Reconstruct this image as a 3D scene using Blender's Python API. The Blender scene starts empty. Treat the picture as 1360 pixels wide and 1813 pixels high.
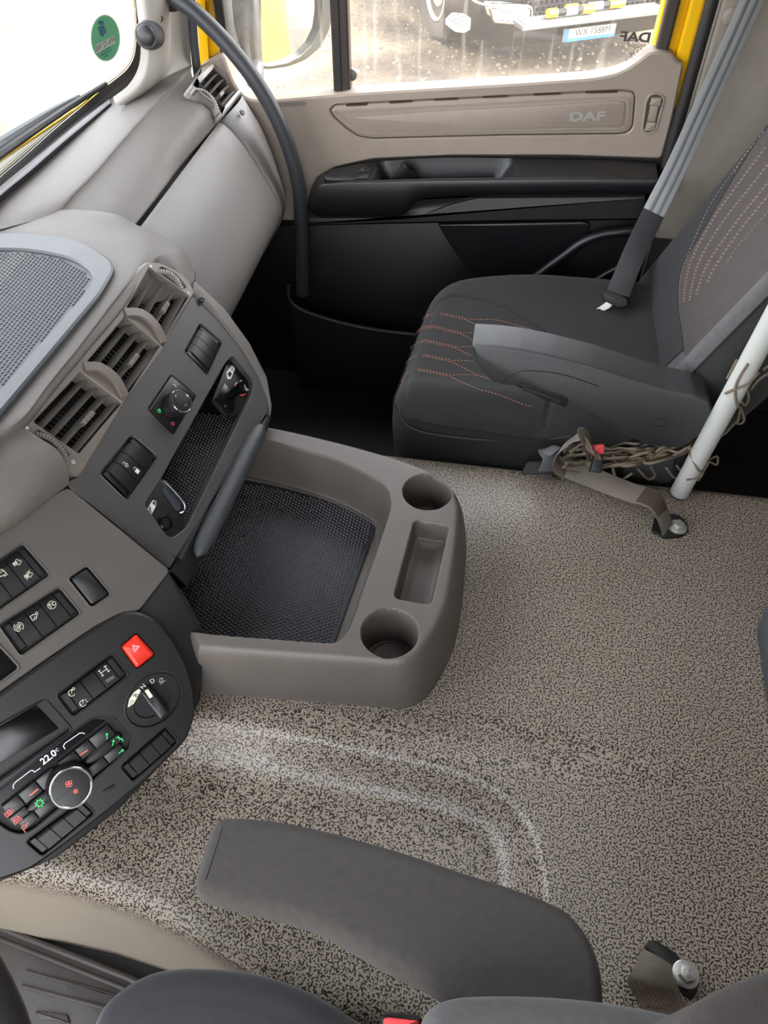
import bpy, bmesh, math, random
import numpy as np
from mathutils import Vector, Matrix
random.seed(7)
rng = np.random.default_rng(5)
S = bpy.context.scene
COL = S.collection

# ------------------------------------------------------------------ camera
F = 1330.0; PITCH = math.radians(48.5); YAW = math.radians(9.0)
CAM = np.array([0.0, 0.0, 1.0])
FW = np.array([-math.sin(YAW)*math.cos(PITCH), math.cos(YAW)*math.cos(PITCH), -math.sin(PITCH)])
RT = np.array([math.cos(YAW), math.sin(YAW), 0.0]); UP = np.cross(RT, FW)
cd = bpy.data.cameras.new('camera'); cam = bpy.data.objects.new('camera', cd); COL.objects.link(cam)
M = Matrix(((RT[0], UP[0], -FW[0], CAM[0]), (RT[1], UP[1], -FW[1], CAM[1]), (RT[2], UP[2], -FW[2], CAM[2]), (0, 0, 0, 1)))
cam.matrix_world = M
cd.sensor_fit = 'VERTICAL'; cd.sensor_height = 36.0; cd.lens = F/1813*36.0
cd.clip_start = 0.02; cd.clip_end = 300
S.camera = cam

# ------------------------------------------------------------------ world, sun, exposure
w = bpy.data.worlds.new('world'); S.world = w; w.use_nodes = True
wn = w.node_tree.nodes; bg = wn['Background']
sky = wn.new('ShaderNodeTexSky'); sky.sky_type = 'NISHITA'; sky.sun_disc = False
sky.sun_elevation = math.radians(52); sky.sun_rotation = math.radians(95); sky.air_density = 1.0; sky.dust_density = 3.0
hs = wn.new('ShaderNodeHueSaturation'); hs.inputs['Saturation'].default_value = 0.18
w.node_tree.links.new(sky.outputs[0], hs.inputs['Color']); w.node_tree.links.new(hs.outputs[0], bg.inputs[0])
bg.inputs[1].default_value = 1.1
sl = bpy.data.lights.new('sun', 'SUN'); sun = bpy.data.objects.new('sun', sl); COL.objects.link(sun)
sl.energy = 2.8; sl.angle = math.radians(2.0); sl.color = (1.0, 0.93, 0.82)
sun.rotation_euler = Vector((0.62, -0.015, 0.78)).to_track_quat('Z', 'Y').to_euler()
S.view_settings.view_transform = 'Standard'; S.view_settings.look = 'None'
S.view_settings.gamma = 1.0; S.view_settings.use_curve_mapping = False
S.view_settings.exposure = 0.93
S.cycles.max_bounces = 10; S.cycles.diffuse_bounces = 6; S.cycles.glossy_bounces = 4
S.cycles.transparent_max_bounces = 12; S.cycles.caustics_reflective = False; S.cycles.caustics_refractive = False
S.cycles.use_denoising = True

# ------------------------------------------------------------------ helpers: picture point -> point on a real plane
def V3(p): return Vector((float(p[0]), float(p[1]), float(p[2])))
def ray(px, py): return FW + (px-680)/F*RT - (py-906.5)/F*UP
def onz(px, py, z): d = ray(px, py); return CAM + d*(z-CAM[2])/d[2]
def ony(px, py, y): d = ray(px, py); return CAM + d*y/d[1]
def onx(px, py, x): d = ray(px, py); return CAM + d*x/d[0]
class Pl:
    """a flat working plane: origin, two axes and the normal that faces the viewer"""
    def __init__(s, o, u, v):
        s.o = np.array(o, float); s.u = np.array(u, float); s.u /= np.linalg.norm(s.u)
        n = np.cross(s.u, np.array(v, float)); s.n = n/np.linalg.norm(n); s.v = np.cross(s.n, s.u)
    def px(s, x, y, w=0.0):
        d = ray(x, y); o = s.o + s.n*w
        q = CAM + d*(np.dot(o-CAM, s.n)/np.dot(d, s.n)) - s.o
        return (float(q@s.u), float(q@s.v))
    def pxs(s, pts, w=0.0): return [s.px(x, y, w) for x, y in pts]
    def W(s, u, v, w=0.0): return s.o + s.u*u + s.v*v + s.n*w
def tilted(ua, t, o):
    a = math.radians(ua); t = math.radians(t); u = np.array([math.cos(a), math.sin(a), 0]); nh = np.array([math.sin(a), -math.cos(a), 0])
    return Pl(o, u, math.cos(t)*np.array([0, 0, 1]) - math.sin(t)*nh)
def area2(p): return sum(p[i][0]*p[(i+1) % len(p)][1]-p[(i+1) % len(p)][0]*p[i][1] for i in range(len(p)))
def ccw(p): return list(p) if area2(p) > 0 else list(p)[::-1]
def rnd(pts, r, seg=5):
    """polygon with every corner rounded"""
    out = []; n = len(pts)
    rs = r if isinstance(r, (list, tuple)) else [r]*n
    for i in range(n):
        p = np.array(pts[i]); a = np.array(pts[i-1]); b = np.array(pts[(i+1) % n])
        la = np.linalg.norm(a-p); lb = np.linalg.norm(b-p); t = min(rs[i], la*.48, lb*.48)
        A = p+(a-p)/la*t; B = p+(b-p)/lb*t
        for k in range(seg+1):
            s = k/seg; out.append(tuple((1-s)**2*A+2*s*(1-s)*p+s*s*B))
    return out
def inset(p, d):
    """offset a CCW outline inwards; keeps the number of points, corner points that would fold over meet"""
    Q = np.array(p, float); keep = [i for i in range(len(Q)) if np.linalg.norm(Q[i]-Q[i-1]) > 1e-7]
    if len(keep) < 3: return [tuple(x) for x in Q]
    q = Q[keep]; n = len(q); out = np.zeros_like(q)
    for i in range(n):
        e1 = q[i]-q[i-1]; e2 = q[(i+1) % n]-q[i]; e1 = e1/np.linalg.norm(e1); e2 = e2/np.linalg.norm(e2)
        m = np.array([-e1[1]-e2[1], e1[0]+e2[0]]); L = m@m
        out[i] = q[i]+(m*2/L if L > .3 else m)*d
    fl = [((out[(i+1) % n]-out[i])@(q[(i+1) % n]-q[i])) < 0 for i in range(n)]
    if any(fl) and not all(fl):
        st = next(i for i in range(n) if not fl[i]); k = 0
        while k < n:
            i = (st+k) % n
            if fl[i]:
                run = [i]; k2 = k
                while fl[(st+k2) % n]: run.append((st+k2+1) % n); k2 += 1
                c = out[run].mean(0)
                for r_ in run: out[r_] = c
                k = k2
            else: k += 1
    full = []; j = -1
    for i in range(len(Q)):
        if j+1 < n and keep[j+1] == i: j += 1
        full.append(tuple(out[j if j >= 0 else n-1]))
    return full
def circ(cu, cv, r, n=28, r2=None, a0=0, a1=2*math.pi):
    full = abs(a1-a0-2*math.pi) < 1e-6
    return [(cu+r*math.cos(a0+(a1-a0)*k/(n if full else n-1)), cv+(r2 or r)*math.sin(a0+(a1-a0)*k/(n if full else n-1))) for k in range(n)]
def spline(pts, n, closed=False):
    """Catmull-Rom through the points, resampled evenly to n points"""
    P = np.array(pts, float)
    if len(P) == 2 and not closed:
        t = np.linspace(0, 1, n)[:, None]; return P[0]*(1-t)+P[1]*t
    if closed: E = np.vstack([P[-1], P, P[0], P[1]])
    else: E = np.vstack([2*P[0]-P[1], P, 2*P[-1]-P[-2]])
    out = []; K = 12
    for i in range(1, len(E)-2):
        p0, p1, p2, p3 = E[i-1:i+3]
        for k in range(K):
            t = k/K; out.append(.5*((2*p1)+(-p0+p2)*t+(2*p0-5*p1+4*p2-p3)*t*t+(-p0+3*p1-3*p2+p3)*t**3))
    out.append(E[-2]); out = np.array(out)
    L = np.concatenate([[0], np.cumsum(np.linalg.norm(np.diff(out, axis=0), axis=1))])
    s = np.linspace(0, L[-1], n)
    r = np.stack([np.interp(s, L, out[:, k]) for k in range(out.shape[1])], 1)
    return r[:-1] if closed else r
def linsamp(pts, n):
    P = np.array(pts, float); L = np.concatenate([[0], np.cumsum(np.linalg.norm(np.diff(P, axis=0), axis=1))])
    s = np.linspace(0, L[-1], n); return np.stack([np.interp(s, L, P[:, k]) for k in range(P.shape[1])], 1)
def catmull_across(rows, k):
    R = np.array(rows); E = np.concatenate([(2*R[0]-R[1])[None], R, (2*R[-1]-R[-2])[None]]); out = []
    for i in range(1, len(E)-2):
        p0, p1, p2, p3 = E[i-1:i+3]
        for j in range(k):
            t = j/k; out.append(.5*((2*p1)+(-p0+p2)*t+(2*p0-5*p1+4*p2-p3)*t*t+(-p0+3*p1-3*p2+p3)*t**3))
    out.append(R[-1]); return np.array(out)

class MB:
    def __init__(s): s.v = []; s.f = []
    def add(s, verts, faces):
        o = len(s.v); s.v += [tuple(map(float, p)) for p in verts]; s.f += [tuple(i+o for i in f) for f in faces]; return s
    def grid(s, P, cu=False, cv=False, flip=False):
        P = np.asarray(P); n, m = P.shape[:2]; fs = []
        for i in range(n if cu else n-1):
            for j in range(m if cv else m-1):
                a, b, c, d = i*m+j, i*m+(j+1) % m, ((i+1) % n)*m+(j+1) % m, ((i+1) % n)*m+j
                fs.append((d, c, b, a) if flip else (a, b, c, d))
        return s.add(P.reshape(-1, 3), fs)
    def loft(s, lines, n=24, k=4, smooth=True, flip=False):
        rows = [spline(l, n) if len(l) > 2 else linsamp(l, n) for l in lines]
        if smooth: G = catmull_across(rows, k)
        else:
            G = []
            for a, b in zip(rows[:-1], rows[1:]):
                for j in range(k): G.append(a+(b-a)*j/k)
            G.append(rows[-1]); G = np.array(G)
        return s.grid(G, flip=flip)
    def prism(s, pl, poly, w0, w1, bev=0.0, bot=True):
        p = ccw(poly); n = len(p); rings = [(p, w0)]
        if bev > 0: rings += [(p, w1-bev), (inset(p, bev*.35), w1-bev*.3), (inset(p, bev), w1)]
        else: rings += [(p, w1)]
        vs = [pl.W(a, b, ww) for r, ww in rings for a, b in r]; fs = []
        for k in range(len(rings)-1):
            for i in range(n): fs.append((k*n+i, k*n+(i+1) % n, (k+1)*n+(i+1) % n, (k+1)*n+i))
        t = (len(rings)-1)*n; fs.append(tuple(range(t, t+n)))
        if bot: fs.append(tuple(range(n-1, -1, -1)))
        return s.add(vs, fs)
    def ring(s, pl, outer, inner, w0, w1, bev=0.0):
        """a frame between two outlines that have the same number of points"""
        o = ccw(outer); i_ = ccw(inner); n = len(o)
        loops = [(o, w0), (o, w1-bev), (inset(o, bev), w1), (inset(i_, -bev), w1), (i_, w1-bev), (i_, w0)]
        vs = [pl.W(a, b, ww) for r, ww in loops for a, b in r]; fs = []
        for k in range(5):
            for i in range(n): fs.append((k*n+i, k*n+(i+1) % n, (k+1)*n+(i+1) % n, (k+1)*n+i))
        return s.add(vs, fs)
    def plate(s, pl, outer, holes, w1, depth, bev=0.001, hb=None):
        """a sheet with true openings and rounded edges"""
        o = ccw(outer); hs_ = [ccw(h)[::-1] for h in holes]
        bm = bmesh.new(); edges = []; loops = []
        hb = bev if hb is None else hb
        for L in [o]+hs_:
            vs = [bm.verts.new(V3(pl.W(a, b, w1))) for a, b in inset(L, bev if L is o else hb)]
            edges += [bm.edges.new((vs[i], vs[(i+1) % len(vs)])) for i in range(len(vs))]; loops.append((L, vs))
        bmesh.ops.triangle_fill(bm, use_beauty=True, edges=edges, normal=V3(pl.n))
        for f in bm.faces:
            f.normal_update()
            if f.normal.dot(V3(pl.n)) < 0: f.normal_flip()
        for L, top in loops:
            a = [bm.verts.new(V3(pl.W(x, y, w1-(bev if L is o else hb)))) for x, y in L]; b = [bm.verts.new(V3(pl.W(x, y, w1-depth))) for x, y in L]; n = len(L)
            for i in range(n):
                j = (i+1) % n; bm.faces.new((a[i], a[j], top[j], top[i])); bm.faces.new((b[i], b[j], a[j], a[i]))
        bm.verts.index_update()
        s.add([v.co for v in bm.verts], [[v.index for v in f.verts] for f in bm.faces]); bm.free(); return s
    def tube(s, path, r, n=10, closed=False, caps=True):
        P = np.array(path, float); m = len(P); rr = [r]*m if np.isscalar(r) else list(r)
        if closed: T = np.roll(P, -1, 0)-np.roll(P, 1, 0)
        else: T = np.gradient(P, axis=0)
        T /= np.linalg.norm(T, axis=1)[:, None]+1e-12
        a = np.array([0, 0, 1.]) if abs(T[0][2]) < .9 else np.array([1., 0, 0]); N = a-T[0]*(a@T[0]); N /= np.linalg.norm(N); rows = []
        for i in range(m):
            N = N-T[i]*(N@T[i]); N /= np.linalg.norm(N)+1e-12; B = np.cross(T[i], N)
            rows.append([P[i]+rr[i]*(math.cos(2*math.pi*k/n)*N+math.sin(2*math.pi*k/n)*B) for k in range(n)])
        o = len(s.v); s.grid(np.array(rows), cu=closed, cv=True)
        if caps and not closed:
            s.f.append(tuple(o+k for k in range(n))[::-1]); s.f.append(tuple(o+(m-1)*n+k for k in range(n)))
        return s
    def lathe(s, pl, prof, cu=0, cv=0, n=32, sx=1.0, sy=1.0):
        rows = [[pl.W(cu+r*sx*math.cos(2*math.pi*k/n), cv+r*sy*math.sin(2*math.pi*k/n), ww) for k in range(n)] for r, ww in prof]
        o = len(s.v); s.grid(np.array(rows), cv=True); m = len(prof)
        s.f.append(tuple(o+(m-1)*n+k for k in range(n))); s.f.append(tuple(o+k for k in range(n))[::-1]); return s
    def ribbon(s, path, side, hw, th):
        """a strap: path, side vector(s), half width, thickness"""
        P = np.array(path, float); m = len(P); sd = np.array(side, float)
        if sd.ndim == 1: sd = np.tile(sd, (m, 1))
        else: sd = spline(sd, m)
        T = np.gradient(P, axis=0); rows = []
        for i in range(m):
            t = T[i]/np.linalg.norm(T[i]); a = sd[i]-t*(sd[i]@t); a /= np.linalg.norm(a); nn = np.cross(t, a)
            h = hw[i] if hasattr(hw, '__len__') else hw
            rows.append([P[i]-a*h, P[i]-a*h*.9+nn*th/2, P[i]+a*h*.9+nn*th/2, P[i]+a*h, P[i]+a*h*.9-nn*th/2, P[i]-a*h*.9-nn*th/2])
        o = len(s.v); s.grid(np.array(rows), cv=True); s.f.append(tuple(o+k for k in range(6))[::-1]); s.f.append(tuple(o+(m-1)*6+k for k in range(6))); return s
    def strokes(s, pl, lines, wd, w0, scale=1.0, at=(0, 0), rot=0.0, closed=False):
        ca, sa = math.cos(rot), math.sin(rot)
        for L in lines:
            q = [(at[0]+scale*(x*ca-y*sa), at[1]+scale*(x*sa+y*ca)) for x, y in L]
            for a, b in zip(q[:-1], q[1:]):
                a = np.array(a); b = np.array(b); d = b-a; l = np.linalg.norm(d)
                if l < 1e-7: continue
                d /= l; p = np.array([-d[1], d[0]])*wd/2; a = a-d*wd*.3; b = b+d*wd*.3
                s.add([pl.W(*x, w0) for x in (a-p, b-p, b+p, a+p)], [(0, 1, 2, 3)])
        return s
    def box(s, lo, hi):
        x0, y0, z0 = lo; x1, y1, z1 = hi
        return s.add([(x0, y0, z0), (x1, y0, z0), (x1, y1, z0), (x0, y1, z0), (x0, y0, z1), (x1, y0, z1), (x1, y1, z1), (x0, y1, z1)],
                     [(3, 2, 1, 0), (4, 5, 6, 7), (0, 1, 5, 4), (1, 2, 6, 5), (2, 3, 7, 6), (3, 0, 4, 7)])
    def build(s, name, mat, parent=None, sharp=38, label=None, kind=None, bevel=0.0):
        me = bpy.data.meshes.new(name); me.from_pydata(s.v, [], s.f); me.update()
        me.polygons.foreach_set('use_smooth', [True]*len(me.polygons))
        if sharp: me.set_sharp_from_angle(angle=math.radians(sharp))
        me.materials.append(mat); ob = bpy.data.objects.new(name, me); link(ob, parent)
        if label: ob['label'] = label
        if kind: ob['kind'] = kind
        if bevel:
            b = ob.modifiers.new('edge', 'BEVEL'); b.width = bevel; b.segments = 2; b.limit_method = 'ANGLE'; b.angle_limit = math.radians(40)
        return ob
def link(ob, parent=None):
    COL.objects.link(ob)
    if parent is not None:
        ob.parent = parent
        if parent.type == 'EMPTY': ob.matrix_parent_inverse = Matrix.Translation(-Vector(parent.location))
def tag(o, label=None, cat=None, group=None, kind=None):
    if label: o['label'] = label
    if cat: o['category'] = cat
    if group: o['group'] = group
    if kind: o['kind'] = kind
    return o
def thing(name, label, cat, loc, group=None, kind=None):
    o = bpy.data.objects.new(name, None); COL.objects.link(o); o.location = V3(loc); o.empty_display_size = .05
    return tag(o, label, cat, group, kind)
def text(name, body, pl, at, size, mat, parent, rot=0.0, w0=0.0006, mirror=False, sx=1.0, bold=0.0, align='CENTER'):
    c = bpy.data.curves.new(name, 'FONT'); c.body = body; c.size = size; c.align_x = align; c.align_y = 'CENTER'
    c.extrude = 0.0001; c.offset = bold; c.resolution_u = 3
    tmp = bpy.data.objects.new('tmp', c); me = bpy.data.meshes.new_from_object(tmp); bpy.data.objects.remove(tmp)
    me.materials.clear(); me.materials.append(mat); ob = bpy.data.objects.new(name, me); link(ob, parent)
    ca, sa = math.cos(rot), math.sin(rot); u = (pl.u*ca+pl.v*sa)*sx; v = -pl.u*sa+pl.v*ca
    if mirror: u = -u
    o = pl.W(at[0], at[1], w0)
    mw = Matrix(((u[0], v[0], pl.n[0], o[0]), (u[1], v[1], pl.n[1], o[1]), (u[2], v[2], pl.n[2], o[2]), (0, 0, 0, 1)))
    ob.matrix_basis = mw
    return ob
def sdpoly(X, Y, poly):
    """signed distance to a polygon, negative inside"""
    P = np.array(poly, float); d = np.full(X.shape, 1e9); inside = np.zeros(X.shape, bool); n = len(P)
    for i in range(n):
        a = P[i]; b = P[(i+1) % n]; e = b-a; wx = X-a[0]; wy = Y-a[1]
        t = np.clip((wx*e[0]+wy*e[1])/(e@e+1e-15), 0, 1); d = np.minimum(d, np.hypot(wx-e[0]*t, wy-e[1]*t))
        c = ((a[1] > Y) != (b[1] > Y)) & (X < (b[0]-a[0])*(Y-a[1])/((b[1]-a[1]) if abs(b[1]-a[1]) > 1e-12 else 1e-12)+a[0]); inside ^= c
    return np.where(inside, -d, d)
def sstep(x, a, b): t = np.clip((x-a)/(b-a), 0, 1); return t*t*(3-2*t)

# ------------------------------------------------------------------ materials
def srgb(r, g, b):
    f = lambda c: (c/255/12.92) if c/255 <= .04045 else ((c/255+.055)/1.055)**2.4
    return (f(r), f(g), f(b), 1)
def mat(name, col, rough=.5, grain=0, gs=.0, var=0.0, vs=60, metal=0.0, spec=.5, emit=0, alpha=None, sheen=0.0):
    m = bpy.data.materials.new(name); m.use_nodes = True; nt = m.node_tree; N = nt.nodes; L = nt.links; b = N['Principled BSDF']
    b.inputs['Base Color'].default_value = col; b.inputs['Roughness'].default_value = rough; b.inputs['Metallic'].default_value = metal
    b.inputs['Specular IOR Level'].default_value = spec
    if sheen: b.inputs['Sheen Weight'].default_value = sheen; b.inputs['Sheen Roughness'].default_value = .4
    tc = N.new('ShaderNodeTexCoord')
    if grain:
        t = N.new('ShaderNodeTexNoise'); t.inputs['Scale'].default_value = grain; t.inputs['Detail'].default_value = 2
        L.new(tc.outputs['Object'], t.inputs['Vector']); bp = N.new('ShaderNodeBump'); bp.inputs['Strength'].default_value = gs; bp.inputs['Distance'].default_value = .001
        L.new(t.outputs[0], bp.inputs['Height']); L.new(bp.outputs[0], b.inputs['Normal'])
    if var:
        t2 = N.new('ShaderNodeTexNoise'); t2.inputs['Scale'].default_value = vs; t2.inputs['Detail'].default_value = 5; L.new(tc.outputs['Object'], t2.inputs['Vector'])
        r = N.new('ShaderNodeMapRange'); r.inputs[1].default_value = .3; r.inputs[2].default_value = .7; r.inputs[3].default_value = 1-var; r.inputs[4].default_value = 1+var
        L.new(t2.outputs[0], r.inputs[0]); mx = N.new('ShaderNodeVectorMath'); mx.operation = 'SCALE'; mx.inputs[0].default_value = col[:3]; L.new(r.outputs[0], mx.inputs[3]); L.new(mx.outputs[0], b.inputs['Base Color'])
    if emit: b.inputs['Emission Color'].default_value = col; b.inputs['Emission Strength'].default_value = emit
    return m
dash_m = mat('dash_plastic', srgb(99, 94, 89), .52, 750, .65, .04, 30)
lid_m = mat('lid_plastic', srgb(116, 112, 109), .5, 800, .35, .03, 20)
ventfr_m = mat('vent_plastic', srgb(110, 102, 95), .42, 900, .08)
slat_m = mat('slat_plastic', srgb(125, 118, 112), .4, 900, .05)
facia_m = mat('facia_plastic', srgb(68, 66, 65), .5, 1200, .12, .05, 25)
panelg_m = mat('panel_plastic', srgb(79, 74, 69), .5, 1200, .12, .05, 25)
black_m = mat('black_plastic', srgb(17, 17, 18), .45, 1000, .12, .05, 40)
blackg_m = mat('gloss_black', srgb(10, 10, 12), .22, spec=.3)
switch_m = mat('switch_plastic', srgb(21, 21, 22), .4, 1500, .05)
dark_m = mat('dark_cavity', srgb(12, 12, 12), .6)
rubber_m = mat('rubber', srgb(38, 39, 41), .42, 700, .12, .12, 35)
matrub_m = mat('mat_rubber', srgb(60, 63, 66), .5, 700, .15, .1, 30)
tray_m = mat('tray_plastic', srgb(88, 82, 77), .42, 1100, .12, .06, 18)
door_m = mat('door_plastic', srgb(150, 137, 125), .5, 800, .3, .04, 20)
doorblk_m = mat('door_black', srgb(22, 23, 25), .36, 800, .18, .06, 25)
doorgrey_m = mat('door_grey', srgb(46, 45, 44), .48, 800, .2, .05, 25)
pillar_m = mat('pillar_plastic', srgb(158, 154, 146), .55, 800, .25)
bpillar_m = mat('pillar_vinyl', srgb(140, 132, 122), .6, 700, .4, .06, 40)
yellow_m = mat('yellow_paint', srgb(245, 190, 8), .3)
seal_m = mat('seal_rubber', srgb(34, 31, 30), .55)
white_m = mat('print_white', srgb(225, 225, 222), .5)
cream_m = mat('print_cream', srgb(225, 222, 200), .5)
green_m = mat('lamp_green', srgb(60, 220, 110), .5, emit=.45)
redl_m = mat('lamp_red', srgb(240, 95, 85), .5, emit=.35)
whitel_m = mat('lamp_white', srgb(215, 215, 235), .5, emit=.35)
red_m = mat('red_plastic', srgb(215, 48, 30), .38)
chrome_m = mat('chrome', srgb(205, 205, 205), .18, metal=1.0)
steel_m = mat('zinc_steel', srgb(190, 190, 186), .38, 300, .1, .1, 60, metal=.7)
alu_m = mat('grey_lacquer', srgb(176, 177, 172), .35, 500, .05)
cord_m = mat('cord', srgb(112, 99, 82), .8, 1800, .8, .35, 700)
web_m = mat('webbing_brown', srgb(112, 103, 93), .65, 1500, .5, .12, 300)
anchor_m = mat('anchor_black', srgb(18, 18, 19), .45)
orange_m = mat('orange_thread', srgb(190, 128, 100), .7)
stitchg_m = mat('pale_thread', srgb(190, 155, 138), .7)

def fabric(name, col, rib=700, strength=.5, sheen=.08, rough=.85, rot=0.0, var=.12):
    m = mat(name, col, rough, sheen=sheen, var=var, vs=120); nt = m.node_tree; N = nt.nodes; L = nt.links; b = N['Principled BSDF']
    tc = N.new('ShaderNodeTexCoord'); mp = N.new('ShaderNodeMapping'); mp.inputs['Rotation'].default_value = (0, 0, rot); L.new(tc.outputs['Object'], mp.inputs[0])
    wv = N.new('ShaderNodeTexWave'); wv.inputs['Scale'].default_value = rib/1.2; wv.inputs['Distortion'].default_value = .4; L.new(mp.outputs[0], wv.inputs[0])
    ns = N.new('ShaderNodeTexNoise'); ns.inputs['Scale'].default_value = 1500; L.new(tc.outputs['Object'], ns.inputs[0])
    ad = N.new('ShaderNodeMath'); L.new(wv.outputs[1], ad.inputs[0]); L.new(ns.outputs[0], ad.inputs[1])
    bp = N.new('ShaderNodeBump'); bp.inputs['Strength'].default_value = strength; bp.inputs['Distance'].default_value = .0006; L.new(ad.outputs[0], bp.inputs['Height']); L.new(bp.outputs[0], b.inputs['Normal'])
    return m
fab_m = fabric('seat_fabric', srgb(38, 38, 39), 500)
fabin_m = fabric('insert_fabric', srgb(33, 33, 33), 420)
fabback_m = fabric('back_fabric', srgb(66, 60, 57), 420)
fabside_m = fabric('side_fabric', srgb(31, 30, 29), 500)
fabarm_m = fabric('armrest_fabric', srgb(57, 53, 50), 480, .5, .1, .9, .5)
fabgrey_m = fabric('grey_fabric', srgb(76, 75, 75), 480, .5, .2)

def floor_material():
    """printed vinyl: short dark worm-like grooves on a beige ground, printed on the tunnel's top and fading out on its side"""
    m = bpy.data.materials.new('patterned_vinyl'); m.use_nodes = True; nt = m.node_tree; N = nt.nodes; L = nt.links; b = N['Principled BSDF']
    tc = N.new('ShaderNodeTexCoord'); geo = tc.outputs['Object']
    def noise(sc, det=0, off=0):
        mp = N.new('ShaderNodeMapping'); mp.inputs['Location'].default_value = (off, off*.7, off*.3); L.new(geo, mp.inputs[0])
        t = N.new('ShaderNodeTexNoise'); t.inputs['Scale'].default_value = sc; t.inputs['Detail'].default_value = det; L.new(mp.outputs[0], t.inputs[0]); return t.outputs[0]
    def math_(op, a, c=None, d=None):
        n = N.new('ShaderNodeMath'); n.operation = op
        for i, x in enumerate((a, c, d)):
            if x is None: continue
            if isinstance(x, (int, float)): n.inputs[i].default_value = x
            else: L.new(x, n.inputs[i])
        return n.outputs[0]
    n1 = noise(400, 0); n2 = noise(900, 0, 3.7)
    worm = N_range(N, L, math_('ADD', n1, math_('MULTIPLY', math_('SUBTRACT', n2, .5), .35)), .515, .565)
    sep = N.new('ShaderNodeSeparateXYZ'); L.new(geo, sep.inputs[0])
    fade = N_range(N, L, sep.outputs['Z'], -.135, -.085)
    worm = math_('MULTIPLY', worm, fade)
    big = noise(6, 3)
    mixb = N.new('ShaderNodeMix'); mixb.data_type = 'RGBA'; mixb.inputs['A'].default_value = srgb(150, 139, 124); mixb.inputs['B'].default_value = srgb(162, 152, 138); L.new(big, mixb.inputs['Factor'])
    mx = N.new('ShaderNodeMix'); mx.data_type = 'RGBA'; L.new(worm, mx.inputs['Factor']); L.new(mixb.outputs['Result'], mx.inputs['A']); mx.inputs['B'].default_value = srgb(46, 39, 32)
    L.new(mx.outputs['Result'], b.inputs['Base Color']); b.inputs['Roughness'].default_value = .30
    h = math_('SUBTRACT', math_('MULTIPLY', noise(500), .25), worm)
    bp = N.new('ShaderNodeBump'); bp.inputs['Strength'].default_value = .35; bp.inputs['Distance'].default_value = .0010; L.new(h, bp.inputs['Height']); L.new(bp.outputs[0], b.inputs['Normal'])
    return m
def N_range(N, L, v, a, c):
    r = N.new('ShaderNodeMapRange'); r.inputs[1].default_value = a; r.inputs[2].default_value = c; r.inputs[3].default_value = 0; r.inputs[4].default_value = 1
    if a > c: r.inputs[1].default_value = c; r.inputs[2].default_value = a; r.inputs[3].default_value = 1; r.inputs[4].default_value = 0
    L.new(v, r.inputs[0]); return r.outputs[0]
floor_m = floor_material()

def glass_mat(name, tint=(1, 1, 1, 1), dirt=0.0, refl=.06):
    m = bpy.data.materials.new(name); m.use_nodes = True; nt = m.node_tree; N = nt.nodes; L = nt.links
    N.remove(N['Principled BSDF']); out = N['Material Output']
    tr = N.new('ShaderNodeBsdfTransparent'); tr.inputs[0].default_value = tint; gl = N.new('ShaderNodeBsdfGlossy'); gl.inputs['Roughness'].default_value = .02
    mx = N.new('ShaderNodeMixShader'); mx.inputs[0].default_value = refl; L.new(tr.outputs[0], mx.inputs[1]); L.new(gl.outputs[0], mx.inputs[2]); last = mx
    if dirt:
        df = N.new('ShaderNodeBsdfTranslucent'); df.inputs[0].default_value = (.8, .75, .66, 1); m2 = N.new('ShaderNodeMixShader')
        tc = N.new('ShaderNodeTexCoord'); mp = N.new('ShaderNodeMapping'); mp.inputs['Scale'].default_value = (70, 70, 5); L.new(tc.outputs['Object'], mp.inputs[0])
        t = N.new('ShaderNodeTexNoise'); t.inputs['Scale'].default_value = 1; t.inputs['Detail'].default_value = 4; L.new(mp.outputs[0], t.inputs[0])
        r = N_range(N, L, t.outputs[0], .58, .8); k = N.new('ShaderNodeMath'); k.operation = 'MULTIPLY_ADD'; k.inputs[1].default_value = dirt; k.inputs[2].default_value = dirt*.25; L.new(r, k.inputs[0])
        L.new(k.outputs[0], m2.inputs[0]); L.new(last.outputs[0], m2.inputs[1]); L.new(df.outputs[0], m2.inputs[2]); last = m2
    L.new(last.outputs[0], out.inputs[0]); return m
glass_m = glass_mat('window_glass'); dirty_m = glass_mat('dusty_glass', (1, 1, 1, 1), .13)

# ------------------------------------------------------------------ setting: floor, walls, roof
GRID = {}
def zfloor(X, Y):
    z = np.zeros_like(X)
    # side of the tunnel towards the driver
    yr = np.interp(X, [-.8, -.47, -.37, -.286, -.225, -.1, 1.2], [.228, .221, .210, .191, .173, .135, .02]) - .006
    t = np.clip((yr+.035-Y)/.035, 0, 1.0); z -= .028*(1-np.sqrt(np.clip(1-t*t, 0, 1)))
    z -= np.clip(yr-Y, 0, 1)*18
    # passenger side edge
    t = np.clip((Y-1.0)/.03, 0, 1); z -= .02*(1-np.sqrt(np.clip(1-t*t, 0, 1)))
    # shallow pressed pan in front of the armrest
    pan = [(-.60, .446), (-.333, .449), (-.102, .442), (.03, .434), (.10, .416), (.142, .375), (.162, .303), (.168, .20), (.14, .06), (-.60, .0)]
    d = -sdpoly(X, Y, rnd(pan, .05, 6))/.045; sp = lambda x, e: e*np.logaddexp(0, x/e)
    z -= .070*(sp(d-.10, .055)-sp(d-.95, .24))
    # low swell beyond the pan
    z += .004*np.exp(-(((X+.1)/.3)**2+((Y-.47)/.03)**2))
    return np.maximum(z, -.42)
xs = np.concatenate([np.arange(-.95, 1.201, .006)]); ya = np.arange(.02, .26, .0025); yb = np.arange(.26, 1.032, .006)
ys = np.concatenate([ya, yb, [1.0305]])
X, Y = np.meshgrid(xs, ys, indexing='ij'); Z = zfloor(X, Y)
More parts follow.
